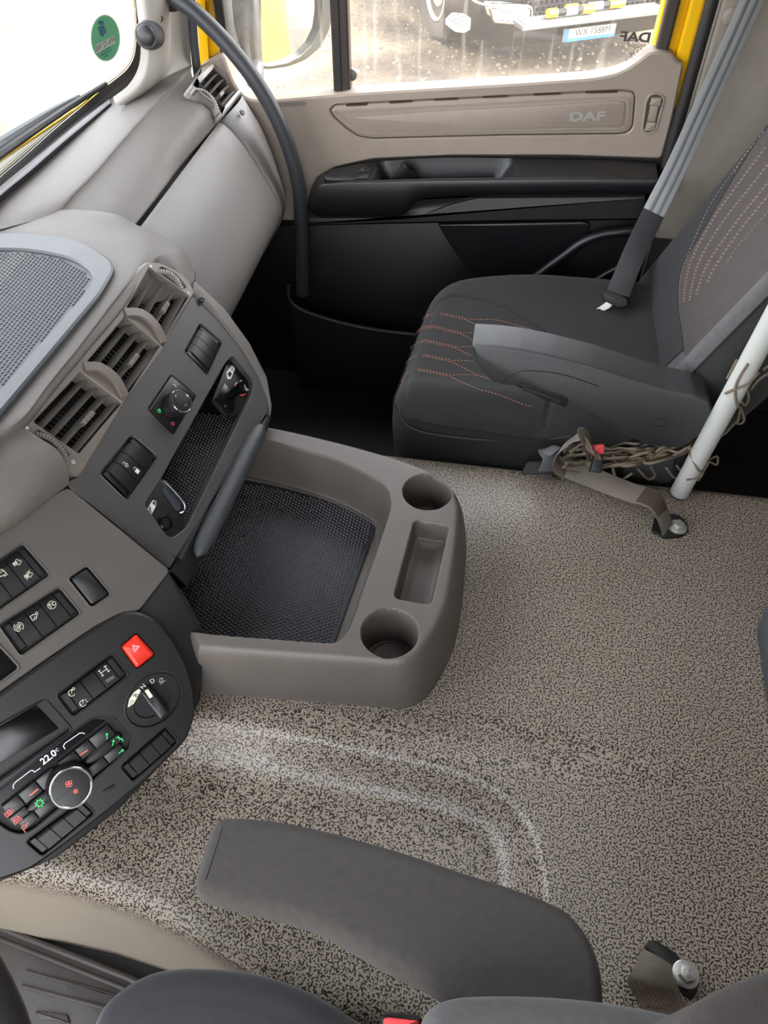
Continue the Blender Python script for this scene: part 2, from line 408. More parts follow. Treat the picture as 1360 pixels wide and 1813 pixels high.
P = np.stack([X, Y, Z], -1); edge = P[:, -1:].copy(); edge[..., 2] = -.38; P = np.concatenate([P, edge], 1)
fl = MB().grid(P).build('floor', floor_m, sharp=0, kind='structure')
tag(fl, 'patterned beige vinyl engine tunnel cover with short black worm marks', 'floor')
o = MB().box((-1.0, -.6, -.44), (1.25, 1.9, -.385)).build('floor', mat('black_floor', srgb(26, 24, 23), .6, 200, .3, .3, 30), kind='structure'); tag(o, 'low dark footwell floor beneath the passenger seat', 'floor')
wallin_m = mat('cab_lining', srgb(150, 145, 136), .8, 500, .2)
hat = [(-.15, .35), (.55, .35), (.55, 1.05), (-.15, 1.05)]
up = Pl((0, 0, 1.28), (1, 0, 0), (0, 1, 0)); dn = Pl((0, 0, 1.28), (0, 1, 0), (1, 0, 0))
o = MB().plate(dn, [(-.48, -1.0), (1.86, -1.0), (1.86, 1.25), (-.48, 1.25)], [rnd([(b, a) for a, b in hat], .06)], 0, .05).build('ceiling', wallin_m, kind='structure'); tag(o, 'light cab roof lining round the added roof hatch', 'ceiling')
o = MB().box((-1, -.5, 1.28), (1.25, .34, 1.36)).box((-1, 1.06, 1.28), (1.25, 1.9, 1.36)).box((-1, .34, 1.28), (-.16, 1.06, 1.36)).box((.56, .34, 1.28), (1.25, 1.06, 1.36)).build('roof', yellow_m, kind='structure'); tag(o, 'yellow outer skin of the cab roof', 'roof')
milk = mat('milky_roof_panel', (.9, .9, .88, 1), .5); milk.node_tree.nodes['Principled BSDF'].inputs['Transmission Weight'].default_value = 0
nt_ = milk.node_tree; tl_ = nt_.nodes.new('ShaderNodeBsdfTranslucent'); tl_.inputs[0].default_value = (.4, .4, .4, 1); nt_.links.new(tl_.outputs[0], nt_.nodes['Material Output'].inputs[0])
o = MB().prism(up, rnd([(-.15, .35), (.55, .35), (.55, 1.05), (-.15, 1.05)], .06), .06, .066).build('added_hatch', milk, kind='structure'); tag(o, 'milky translucent roof hatch panel added overhead for soft light', 'roof hatch')  # unseen hatch, added so soft daylight fills the cab from above
o = MB().box((1.15, -.5, -.44), (1.22, 1.85, 1.28)).build('wall_rear', wallin_m, kind='structure'); tag(o, 'cab rear wall lining behind the seats', 'wall')
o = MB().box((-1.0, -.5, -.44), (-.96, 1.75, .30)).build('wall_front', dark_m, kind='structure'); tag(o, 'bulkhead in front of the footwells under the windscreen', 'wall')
m_ = MB().box((-1.0, -.50, -.44), (-.62, -.44, .40)).box((.42, -.50, -.44), (1.2, -.44, 1.28)).box((-1.0, -.50, 1.15), (.42, -.44, 1.28)).box((-.9, -.5, .4), (-.80, -.44, 1.28)).box((-.62, -.50, -.44), (.42, -.44, -.30))
o = m_.build('wall_left', wallin_m, kind='structure'); tag(o, 'driver side wall of the cab with its open door', 'wall')

# ------------------------------------------------------------------ console tray with cup holders
def zq(p, z): return tuple(onz(p[0], p[1], z)[:2])
TR = thing('console_tray', 'taupe plastic floor tray with two round cup holders and a small pocket', 'tray', (-.17, .72, 0))
tx = np.arange(-.60, .0241, .00125); ty = np.arange(.468, .982, .00125)
X, Y = np.meshgrid(tx, ty, indexing='ij')
outer = [(-.62, .70), (-.47, .60), (-.344, .4805), (-.113, .498), (-.030, .502), (.012, .60), (.017, .72), (.013, .835), (-.03, .895), (-.103, .924), (-.227, .952), (-.354, .972), (-.62, .985)]
outer = rnd(outer, [.01, .02, .004,  .05, .06, .05, .05, .07, .05, .05, .05, .05, .01], 6)
d = -sdpoly(X, Y, outer)
z = .104*(1-np.clip(1-d/.030, 0, 1)**3.2)
basin = rnd([(-.64, .522), (-.332, .520), (-.146, .533), (-.134, .572), (-.113, .80), (-.128, .842), (-.215, .888), (-.342, .916), (-.64, .95)], [.01, .05, .025, .02, .03, .035, .05, .05, .01], 6)
db = -sdpoly(X, Y, basin); BZ = .016
zb = np.where(db < 0, 1, BZ+.088*np.clip(1-db/.014, 0, 1)**1.6)
zb = np.where((db > .009), np.minimum(zb, BZ+.012*np.clip(1-(db-.009)/.010, 0, 1)), zb)
zb2 = np.where(db > .020, BZ-.004*sstep(db, .020, .024), zb); zb = zb2
def cup(cx, cy, r, dep):
    dc = r-np.hypot(X-cx, Y-cy); zz = np.where(dc < 0, 1, .104-dep*sstep(dc, -.0005, .0055))
    return zz+np.where(dc > 0, .003*np.exp(-((dc-.013)/.002)**2), 0)
zc1 = cup(-.081, .563, .0405, .078); zc2 = cup(-.061, .838, .0405, .078)
pocket = rnd([zq(p, .1) for p in ((733, 922), (797, 932), (764, 1075), (695, 1062))], .012, 6)
dp = -sdpoly(X, Y, pocket); zp = np.where(dp < 0, 1, .104-.040*sstep(dp, 0, .0055)-.004*sstep(dp, .0055, .02))
# rim lip and the notches where the cups open to the basin
zz = np.minimum.reduce([z, zb, zc1, zc2, zp])
zz = np.maximum(zz, 0.0)-np.where(d <= 0, .004, 0)
keep = d > -.003
P = np.stack([X, Y, zz], -1); idx = -np.ones(X.shape, int); idx[keep] = np.arange(keep.sum())
q = keep[:-1, :-1] & keep[1:, :-1] & keep[1:, 1:] & keep[:-1, 1:]
fi = np.stack([idx[:-1, :-1][q], idx[1:, :-1][q], idx[1:, 1:][q], idx[:-1, 1:][q]], -1)
mb = MB(); mb.v = [tuple(p) for p in P[keep].tolist()]; mb.f = [tuple(f) for f in fi.tolist()]
mb.build('tray_body', tray_m, TR, sharp=0)
def studs(poly, z, sp, r, h, mb, rows=5):
    """domed rubber pimples in a staggered pattern inside the outline"""
    A = np.array(poly); x0, y0 = A.min(0); x1, y1 = A.max(0); pts = []
    nx = int((x1-x0)/(sp*.866))+1; ny = int((y1-y0)/sp)+1
    gx, gy = np.meshgrid(np.arange(nx), np.arange(ny), indexing='ij'); PX = x0+gx*sp*.866; PY = y0+(gy+.5*(gx % 2))*sp
    m = sdpoly(PX, PY, poly) < -r*1.2
    for x, y in zip(PX[m], PY[m]):
        n = 6; vs = [(x+r*k*math.cos(2*math.pi*i/n), y+r*k*math.sin(2*math.pi*i/n), z+hh) for k, hh in ((1, 0), (.72, h*.72)) for i in range(n)]+[(x, y, z+h)]
        fs = [(i, (i+1) % n, n+(i+1) % n, n+i) for i in range(n)]+[(n+i, n+(i+1) % n, 2*n) for i in range(n)]
        mb.add(vs, fs)
    return mb
MT = thing('tray_mat', 'black pimpled rubber mat lying in the taupe console tray', 'mat', (-.3, .72, .013))
hz = Pl((0, 0, 0), (1, 0, 0), (0, 1, 0))
matp = rnd([(-.56, .548), (-.34, .546), (-.172, .560), (-.143, .842), (-.185, .866), (-.34, .893), (-.56, .91)], [.01, .03, .02, .02, .03, .03, .01], 4)
MB().prism(hz, matp, .0125, .0155, .001).build('mat_base', mat('mat_black', srgb(42, 43, 46), .45, 900, .1, .1, 30), MT)
studs(inset(ccw(matp), .004), .0155, .0066, .0025, .0020, MB()).build('pimple', mat('pimple_highlight', srgb(58, 60, 64), .3), MT, sharp=0, kind='stuff')  # pimples paler than the mat base: a highlight painted into their colour

# ------------------------------------------------------------------ dashboard pad, glovebox lid, end panel
DB = thing('dashboard', 'pale grey moulded dashboard pad running under the windscreen', 'dashboard', (-.75, 1.0, 0))
def L3(pts): return [tuple(onz(x, y, z)) for x, y, z in pts]
A_ = [(-.900, .98, .3745), (-.890, 1.15, .3785), (-.875, 1.35, .380), (-.858, 1.53, .384), (-.832, 1.63, .388), (-.79, 1.72, .392), (-.73, 1.80, .392)]
cr = L3([(92, 384, .3735), (116, 352, .3835), (165, 302, .390), (215, 245, .399), (270, 185, .408), (318, 137, .414), (340, 116, .414)])
cr2 = L3([(104, 394, .366), (126, 362, .376), (175, 311, .3835), (225, 253, .3925), (280, 192, .4015), (322, 148, .4085), (340, 133, .410)])
md = L3([(170, 412, .358), (192, 382, .365), (240, 330, .370), (280, 283, .376), (315, 240, .382), (345, 205, .388), (359, 184, .391)])
top = L3([(222, 410, .352), (238, 393, .351), (286, 333, .351), (318, 290, .350), (352, 250, .352), (380, 217, .357), (391, 207, .358)])
tuck = [(p[0]-.004, p[1], p[2]-.012) for p in top]
mb = MB().loft([A_, [((a[0]*.5+b[0]*.5), a[1]*.5+b[1]*.5, a[2]*.5+b[2]*.5+.003) for a, b in zip(A_, cr)], cr, cr2, md, top, tuck], 40, 5)
mb.build('passenger_pad', dash_m, DB, sharp=0)
# lid: the profile taken at the far seam, swept along the truck's width
prof = [(-.612, .350), (-.602, .348), (-.585, .332), (-.563, .304), (-.543, .270), (-.524, .233), (-.510, .205), (-.500, .172), (-.503, .140), (-.520, .105), (-.548, .065), (-.575, .03)]
def sweep(y0, y1, off=0.0, n=20, endr=.004, ndx=0.0):
    pr = spline(prof, 36); T = np.gradient(pr, axis=0); Nn = np.stack([-T[:, 1], T[:, 0]], 1); Nn /= np.linalg.norm(Nn, axis=1)[:, None]
    if Nn[18][0] < 0: Nn = -Nn
    rows = []
    for k in range(n):
        s = k/(n-1); y = y0+(y1-y0)*s; e = min(s, 1-s)*(y1-y0); dd = off-endr*(1-math.sqrt(max(0, 1-(1-min(e/endr, 1))**2)))
        rows.append([(p[0]+q[0]*dd+ndx*s, y, p[1]+q[1]*dd) for p, q in zip(pr, Nn)])
    return rows
def yspan(a, b, n=9, e=.004): return sorted(set([a, a+e*.3, a+e, b-e, b-e*.3, b]+list(np.linspace(a, b, n))))
def sweepmesh(ysl, off, endr):
    pr = spline(prof, 40); T = np.gradient(pr, axis=0); Nn = np.stack([T[:, 1], -T[:, 0]], 1); Nn /= np.linalg.norm(Nn, axis=1)[:, None]
    if Nn[20][0] < 0: Nn = -Nn
    rows = []; y0, y1 = ysl[0], ysl[-1]
    for y in ysl:
        e = min(y-y0, y1-y); dd = off-endr*(1-math.sqrt(max(0, 1-(1-min(e/endr, 1))**2)))
        rows.append([(p[0]+q[0]*dd, y, p[1]+q[1]*dd) for p, q in zip(pr, Nn)])
    return np.array(rows)
MB().grid(sweepmesh(yspan(1.02, 1.612), 0, .004)).build('glovebox_lid', lid_m, DB, label='smooth light grey curved glovebox lid', sharp=50)
MB().grid(sweepmesh(yspan(1.00, 1.70), -.012, .004)).build('lid_gap', dark_m, DB)
ei = spline([(p[0]+.001, 1.6175, p[1]) for p in prof], 40); eo3 = spline([ony(x, y, 1.745) for x, y in ((428, 168), (441, 190), (463, 228), (484, 285), (497, 345), (497, 372), (488, 400), (468, 440))], 40)
em = [(a*.45+b*.55)+np.array([.012, 0, .006]) for a, b in zip(ei, eo3)]
MB().loft([[p+np.array([-.02, 0, -.01]) for p in ei], ei, em, eo3, [p+np.array([-.03, .015, -.015]) for p in eo3]], 40, 6).build('end_panel', lid_m, DB, sharp=50)
# dark underside of the dashboard
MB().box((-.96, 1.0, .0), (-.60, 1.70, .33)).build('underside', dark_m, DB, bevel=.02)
def screw(mb_parent, p, n, r=.006):
    n = np.array(n, float); n /= np.linalg.norm(n); pl = Pl(p, np.cross([0, 0, 1.], n), np.cross(n, np.cross([0, 0, 1.], n)))
    o = MB().lathe(pl, [(r, -.002), (r, .0012), (r*.75, .0016), (r*.5, .0004), (r*.3, .0002)], n=16).build('screw', black_m, mb_parent); return o
screw(DB, onz(429, 199, .352), (.75, -.1, .66))

# rubber defroster strip at the foot of the windscreen
sx_ = [(-80, 412), (0, 337), (44, 301), (105, 248), (158, 204), (193, 175)]
t0_ = [onz(x, y, .392) for x, y in sx_]; t1_ = [onz(x+3, y+7, .396) for x, y in sx_]; t2_ = [onz(x+6, y+16, .384) for x, y in sx_]
MB().loft([[p-np.array([0, 0, .03]) for p in t0_], t0_, t1_, t2_, [p-np.array([0, 0, .02]) for p in t2_]], 30, 3).build('defroster_strip', mat('strip_black', srgb(30, 30, 32), .45), DB)
# centre pad round the storage mat
rows = []
yy = [1.15, 1.12, 1.08, 1.02, .94, .82, .70, .64, .58, .52, .44, .34]
W_ = [(-.896, y, .372) for y in yy]
mpad = [(-.76, y, .3755) for y in yy]; mpad2 = [(-.655, y, .374) for y in yy]
crest = L3([(243, 398, .358), (243, 412, .366), (238, 440, .370), (226, 480, .371), (190, 530, .371), (130, 610, .370), (70, 686, .370), (33, 735, .370), (-5, 762, .370), (-40, 780, .370), (-120, 830, .368), (-220, 890, .366)])
lipb = L3([(282, 414, .345), (285, 424, .354), (278, 445, .361), (258, 472, .365), (205, 535, .366), (140, 618, .366), (78, 693, .366), (40, 744, .366), (0, 772, .366), (-32, 790, .366), (-110, 840, .364), (-210, 898, .362)])
lipc = L3([(318, 436, .325), (318, 446, .335), (306, 458, .345), (276, 474, .351), (215, 553, .352), (150, 630, .352), (88, 704, .352), (48, 755, .352), (10, 784, .352), (-22, 802, .352), (-95, 852, .351), (-195, 907, .350)])
lipd = L3([(344, 478, .295), (345, 492, .302), (338, 505, .306), (322, 520, .31), (270, 590, .31), (205, 680, .31), (150, 760, .30), (110, 800, .31), (40, 815, .325), (0, 832, .325), (-80, 880, .325), (-180, 930, .325)])
lipd = [q if i < 4 or i > 7 else (p[0]-.05, p[1], p[2]-.03) for i, (p, q) in enumerate(zip(lipc, lipd))]
lipe = [(p[0]-.02, p[1], p[2]-.03) for p in lipd]
def far_end(l): p = l[0]; return [(p[0]-.01, p[1]+.012, p[2]-.035), (p[0]-.003, p[1]+.008, p[2]-.012)]+list(l)
MB().loft([far_end(l) for l in (W_, mpad, mpad2, crest, lipb, lipc)]+[far_end(lipd)], 70, 5).build('centre_pad', dash_m, DB, sharp=0)
# rounded cowl that rolls down to the switch panel on the driver's side
c0 = L3([(60, 770, .352), (38, 757, .356), (10, 772, .358), (-30, 792, .358), (-90, 840, .358)])
c1 = L3([(100, 795, .335), (62, 800, .344), (20, 822, .346), (-30, 850, .346), (-90, 890, .346)])
c2 = L3([(116, 822, .318), (80, 842, .324), (30, 872, .326), (-30, 905, .326), (-90, 945, .326)])
c3 = L3([(122, 848, .298), (80, 878, .300), (34, 912, .300), (-30, 952, .300), (-90, 990, .300)])
c4 = L3([(120, 858, .286), (75, 892, .284), (28, 928, .282), (-30, 966, .28), (-90, 1005, .28)])
c5 = [(p[0]-.03, p[1]+.02, p[2]-.01) for p in c4]
MB().loft([c0, c1, c2, c3, c4, c5], 30, 5).build('cowl', dash_m, DB, sharp=0)

# storage mat on top of the dashboard
DM = thing('dashboard_mat', 'grey dimpled rubber mat set into the top of the dashboard', 'mat', (-.7, .85, .374))
mo = rnd([zq(p, .377) for p in ((-260, 470), (-40, 415), (60, 414), (150, 428), (207, 470), (180, 520), (0, 735), (-140, 900))], [.02, .05, .05, .05, .03, .06, .05, .02], 6)
mi = rnd([zq(p, .378) for p in ((-260, 500), (-40, 442), (50, 442), (130, 458), (168, 487), (150, 520), (0, 690), (-140, 850))], [.02, .05, .05, .04, .03, .06, .05, .02], 6)
MB().ring(hz, mo, mi, .366, .380, .003).build('mat_rim', mat('mat_rim_grey', srgb(62, 65, 68), .42, 700, .1, .12, 25), DM)
MB().prism(hz, inset(ccw(mi), -.003), .366, .3755, 0).build('mat_base', matrub_m, DM)
studs(inset(ccw(mi), .002), .3755, .0072, .0029, .0016, MB()).build('pimple', matrub_m, DM, sharp=0, kind='stuff')

# ------------------------------------------------------------------ working planes of the centre console and the switch panel
FP = tilted(85, 40, onz(300, 1005, .15)); PP = tilted(56, 46, onz(335, 1285, .04)); BP = Pl(PP.W(0, 0, .004), PP.u, PP.v)
def bil(c, s, t): a, b, cc, d = [np.array(p) for p in c]; return tuple((a*(1-s)+b*s)*(1-t)+(d*(1-s)+cc*s)*t)
def rocker(pl, c, s0, s1, mb, sec=None):
    sec = sec or [(.03, -.007), (.03, -.0035), (.05, -.0025), (.20, .0010), (.23, .0016), (.95, .0012), (.985, .0002), (.99, -.007)]
    rows = [[pl.W(*bil(c, s, t), w if 0 < k < 5 else w-.0) for t, w in sec] for k, s in enumerate((s0, s0+.012*0, s1-.012*0, s1))]
    rows = [rows[0], rows[-1]]; m = len(sec); o = len(mb.v)
    mb.grid(np.array(rows)); mb.f.append(tuple(o+i for i in range(m))[::-1]); mb.f.append(tuple(o+m+i for i in range(m))); return mb
def bank_hole(pl, q, r=.0045): return rnd(ccw(pl.pxs(q)), r)
def bank(pl, q, n, parent, name='switch_bank', cap=.11):
    """a sunk switch block: dark tub, end caps and n rocker switches"""
    c = pl.pxs(q); hole = ccw(rnd(c, .0045))
    b = MB().prism(pl, inset(hole, -.001), -.014, -.0068).build(name, dark_m, parent)
    rim = MB().ring(pl, inset(hole, -.0022), hole, -.001, .0009, .0007).build('bezel', panelg_m if pl is PP else (facia_m if pl is FP else black_m), b)
    e = .035
    cs = [np.array(bil(c, e+(1-2*e)*i, .045+.91*j)) for i, j in ((0, 0), (1, 0), (1, 1), (0, 1))]
    for s0, s1 in ((0.0, cap), (1-cap, 1.0)):
        mb = MB(); sec = [(.06, -.006), (.06, -.002), (.1, -.0006), (.9, -.0006), (.94, -.002), (.94, -.006)]
        rocker(pl, cs, s0+.01, s1-.01, mb, sec).build('end_cap', switch_m, b)
    for i in range(n):
        a0 = cap+(1-2*cap)*i/n+.008; a1 = cap+(1-2*cap)*(i+1)/n-.008
        rocker(pl, cs, a0, a1, MB()).build('switch', switch_m, b)
    return b, cs
def ellpx(pl, cx, cy, a, b, ang, w=0, n=36):
    t = math.radians(ang); out = []
    for k in range(n):
        x = a*math.cos(2*math.pi*k/n); y = b*math.sin(2*math.pi*k/n)
        out.append(pl.px(cx+x*math.cos(t)-y*math.sin(t), cy-(x*math.sin(t)+y*math.cos(t)), w))
    return ccw(out)

# ------------------------------------------------------------------ centre console
CC = thing('centre_console', 'dark grey centre console with three air vents, buttons and an open storage slot', 'console', (-.45, .82, .1))
f_out = [(126, 866), (120, 852), (138, 843), (336, 521), (345, 524), (388, 566), (430, 618), (460, 668), (475, 705), (474, 730), (300, 1008)]
bankA = [(176, 838), (233, 769), (280, 808), (225, 886)]; bankB = [(326, 622), (354, 572), (394, 606), (367, 665)]
knobq = [(262, 724), (304, 662), (349, 700), (307, 770)]
slot = [(256, 893), (285, 848), (398, 645), (409, 632), (416, 632), (449, 674), (447, 696), (388, 818), (330, 935), (307, 951), (297, 949)]
FO = ccw(rnd(FP.pxs(f_out), .006)); SL = ccw(rnd(FP.pxs(slot), .006))
MB().plate(FP, FO, [bank_hole(FP, bankA), bank_hole(FP, bankB), rnd(FP.pxs(knobq), .005), SL], 0, .016, .0015, .0012).build('facia', facia_m, CC)
mb = MB(); o_ = inset(FO, .002); mb.grid(np.array([[FP.W(a, b, -.01) for a, b in o_], [FP.W(a, b, -.06)+np.array([-.12, 0, -.02]) for a, b in o_]]), cv=True).build('housing', dark_m, CC)
bA, cA = bank(FP, bankA, 3, CC); bB, cB = bank(FP, bankB, 3, CC)
def icon(pl, lines, at_px, size, parent, m=white_m, wd=.10, w=.0022, rot=0.0, name='symbol'):
    wd = wd*.62
    a = pl.px(*at_px, w); return MB().strokes(pl, lines, size*wd, w, size, a, rot).build(name, m, parent, sharp=0)
sq = lambda x0, y0, x1, y1: [(x0, y0), (x1, y0), (x1, y1), (x0, y1), (x0, y0)]
arc = lambda cx, cy, r, a0, a1, n=12: [(cx+r*math.cos(math.radians(a0+(a1-a0)*k/n)), cy+r*math.sin(math.radians(a0+(a1-a0)*k/n))) for k in range(n+1)]
icon(FP, [sq(-.3, -.6, .3, 0), arc(-.35, .15, .28, 0, 180), [(-.07, .15), (-.07, 0)], [(0, -.2), (0, -.4)]], (223, 821), .0075, bA, wd=.16, rot=-.6)
i_ = MB().prism(FP, [(a+FP.px(241, 834)[0], b+FP.px(241, 834)[1]) for a, b in ((-.0032, -.004), (.0032, -.004), (.0032, .0018), (-.0032, .0018))], .0015, .0021).build('symbol', white_m, bA)
icon(FP, [arc(0, .25, .25, 0, 180), [(-.25, .25), (-.25, .1)], [(.25, .25), (.25, .1)]], (240, 832), .008, bA, wd=.16, rot=-.6)
# mirror and light control: sunk square plate with a round knob
kp = FP.pxs(knobq); kh = ccw(rnd(kp, .005))
kn = MB().prism(FP, inset(kh, .0012), -.014, -.001, .0015).build('knob_plate', black_m, CC)
kc = FP.px(321, 711, .022)
MB().lathe(FP, [(.0205, -.001), (.0200, .012), (.0190, .020), (.0178, .0225), (.0165, .0228)], *kc, n=40).build('knob', black_m, kn)
MB().ring(FP, circ(*kc, .0188, 40), circ(*kc, .0164, 40), .020, .0236, .0006).build('knob_ring', chrome_m, kn)
icon(FP, [[(-.45, 0), (.45, 0)], [(0, -.45), (0, .45)]], (311, 701), .004, kn, w=.0232, wd=.2); icon(FP, [[(-.5, 0), (.5, 0)]], (329, 717), .004, kn, w=.0232, wd=.25)
MB().strokes(FP, [[(kc[0]-.0, kc[1]-.016), (kc[0], kc[1]+.016)]], .0006, .0230).build('knob_split', dark_m, kn)
icon(FP, [arc(0, 0, .4, 0, 360)], (306, 750), .006, kn, m=redl_m, w=.0006, wd=.15)
icon(FP, [arc(0, 0, .5, 100, 280), [(-.1, .1), (.5, .3)], [(0, -.1), (.5, .1)], [(0, -.3), (.5, -.1)]], (282, 727), .006, kn, m=green_m, w=.0006, wd=.16)
icon(FP, [[(-.5, -.4), (-.5, .4), (-.1, 0), (-.5, -.4)], [(.1, .3), (.5, .5)], [(.1, 0), (.5, 0)], [(.1, -.3), (.5, -.5)]], (311, 680), .008, kn, w=.0006, wd=.12)
# storage slot: box cavity with a pimpled floor
a0 = FP.W(*FP.px(320, 955)); b0 = FP.W(*FP.px(455, 690)); zf = .146
a0 = np.array([a0[0]+.01, a0[1]-.03, zf]); b0 = np.array([b0[0]+.01, b0[1]+.02, zf]); back = np.array([-.17, 0, 0]); hi = np.array([-.02, 0, .13])
mb = MB(); mb.add([a0, b0, b0+back, a0+back, a0+hi+back, b0+hi+back], [(0, 1, 2, 3), (3, 2, 5, 4)]); mb.add([a0, a0+back, a0+back+hi, b0, b0+back, b0+back+hi], [(0, 1, 2), (3, 5, 4)])
sb = mb.build('storage_slot', dark_m, CC, sharp=1)
sp_ = [zq(p, zf) for p in ((302, 885), (330, 940), (428, 738), (405, 700))]; hzf = Pl((0, 0, zf), (1, 0, 0), (0, 1, 0))
sp_ = [(a0[0]-.155, a0[1]+.055), (a0[0]-.012, a0[1]+.055), (b0[0]-.012, b0[1]-.075), (b0[0]-.155, b0[1]-.075)]
studs(ccw(sp_), zf+.001, .0062, .0021, .0018, MB()).build('pimple', matrub_m, sb, sharp=0, kind='stuff')
# near socket panel (24 V) and far socket panel (12 V lighter)
nsp = FP.pxs([(252, 893), (285, 846), (318, 884), (330, 905), (322, 936), (306, 953), (295, 951)], -.006)
n_ = MB().prism(FP, rnd(nsp, .004), -.016, -.006, .001).build('socket_panel', black_m, CC)
sc = FP.px(294, 925, -.004); MB().lathe(FP, [(.0115, -.007), (.0115, -.0035), (.0105, -.0025), (.0080, -.003), (.0075, -.012), (.001, -.0125)], *sc, n=28).build('socket', blackg_m, n_)
pill = FP.pxs([(258, 905), (272, 884), (280, 889), (268, 912), (262, 914)], -.005)
MB().prism(FP, rnd(pill, .003), -.006, -.0055).build('sticker', white_m, n_)
MB().prism(FP, rnd(FP.pxs([(270, 891), (274, 885), (280, 889), (276, 896)], -.005), .001), -.0055, -.0052).build('sticker_patch', dark_m, n_)
text('lettering', '24V', FP, FP.px(266, 902, -.005), .0062, dark_m, n_, rot=.55, w0=-.0052, bold=.0001)
text('lettering', '15A', FP, FP.px(275.5, 890.5, -.005), .0048, white_m, n_, rot=.55, w0=-.0050)
clip = [FP.W(*FP.px(x, y, -.002), -.002) for x, y in ((290, 850), (306, 866), (321, 883), (327, 896), (325, 906), (318, 909))]
MB().tube(spline(clip, 24), .0016, 8).build('clip', chrome_m, n_)
MB().prism(FP, rnd(FP.pxs([(290, 856), (300, 862), (322, 892), (321, 903), (314, 905), (288, 868)], -.004), .003), -.008, -.0042, .001).build('card_holder', mat('smoked_plastic', srgb(60, 64, 70), .2), n_)
fsp = FP.pxs([(392, 668), (405, 635), (416, 634), (449, 676), (447, 697), (436, 716), (420, 736), (402, 736), (390, 722), (377, 706)], -.012)
fpn = MB().prism(FP, rnd(fsp, .003), -.02, -.012, .001).build('socket_panel', black_m, CC)
MB().prism(FP, rnd(FP.pxs([(398, 677), (418, 700), (415, 728), (402, 733), (380, 708)], -.010), .004), -.012, -.0095, .001).build('usb_cover', blackg_m, fpn)
icon(FP, [[(-.5, .1), (0, -.2), (0, .2), (.5, -.1)]], (399, 719), .006, fpn, w=-.0092, wd=.1)
lc = FP.px(428, 687, -.006)
MB().lathe(FP, [(.0125, -.012), (.0125, -.0095), (.0105, -.009), (.0104, -.012)], *lc, n=28).build('lamp_ring', mat('ring_red', srgb(210, 90, 70), .3), fpn)
lc2 = FP.px(432, 684, .012)
MB().lathe(FP, [(.0085, -.012), (.0085, .004), (.0112, .006), (.0112, .013), (.0095, .0145), (.0085, .0138)], *lc2, n=28).build('lighter_knob', blackg_m, fpn)
icon(FP, [[(-.4, -.5), (-.1, .2), (.4, .5)], [(-.2, -.5), (.1, .1)]], (435, 686), .008, fpn, w=.0142, wd=.14)
MB().prism(FP, rnd(FP.pxs([(401, 659), (411, 646), (417, 652), (409, 671), (403, 671)], -.011), .003), -.012, -.0115).build('sticker', white_m, fpn)
MB().prism(FP, FP.pxs([(403, 662), (407, 657), (411, 662), (407, 668)], -.011), -.0115, -.0112).build('sticker_patch', dark_m, fpn)
text('lettering', '12V', FP, FP.px(411, 654, -.011), .0045, dark_m, fpn, rot=.55, w0=-.0112)
# black apron under the facia, padded grab bar, pale side cheek
apron = FP.pxs([(300, 1010), (476, 728), (480, 740), (474, 760), (352, 1000), (332, 1040)], -.006)
MB().prism(FP, rnd(apron, .004), -.05, -.004, .002).build('apron', black_m, CC)
gp = [FP.W(*FP.px(x, y, .012), .010) for x, y in ((466, 751), (446, 790), (424, 835), (402, 880), (380, 925), (360, 965), (350, 984))]
gb = spline(gp, 40); rr = [.0145*math.sqrt(max(.02, 1-(abs(2*k/39-1))**8)) for k in range(40)]
MB().tube(gb, rr, 16).build('grab_bar', mat('grab_bar_grey', srgb(60, 62, 64), .5, 900, .3), CC)
side = FP.pxs([(338, 524), (344, 497), (354, 505), (398, 546), (442, 607), (473, 668), (482, 718), (479, 735), (474, 705), (460, 668), (430, 618), (388, 566), (346, 524)], .002)
MB().prism(FP, side, -.06, .003, .003).build('side_cheek', dash_m, CC)
screw(CC, FP.W(*FP.px(357, 531, .004), .004), FP.n, .005)

# vents in the console's brow
q1 = FP.W(*FP.px(138, 843)); q2 = FP.W(*FP.px(336, 521)); q3 = onz(42, 757, .352)
VP = Pl(q1, q2-q1, q3-q1)
v_out = [(34, 760), (40, 744), (146, 607), (243, 476), (258, 464), (282, 466), (312, 480), (334, 500), (344, 520), (300, 592), (225, 707), (141, 845), (118, 840), (88, 826), (52, 797)]
bays = [[(57, 748), (141, 660), (214, 715), (138, 805)], [(153, 641), (220, 562), (285, 616), (226, 698)], [(222, 547), (262, 476), (333, 526), (292, 599)]]
MB().plate(VP, rnd(VP.pxs(v_out), .008), [rnd(VP.pxs(b), .003) for b in bays]+[rnd(VP.pxs(q), .004) for q in ([(58, 770), (66, 762), (98, 782), (122, 806), (114, 812), (84, 798)], [(276, 482), (284, 474), (310, 488), (328, 510), (320, 514), (300, 498)])], 0.004, .03, .003, .0012).build('vent_frame', ventfr_m, CC)
MB().prism(VP, VP.pxs(v_out), -.07, -.034).build('vent_back', dark_m, CC)
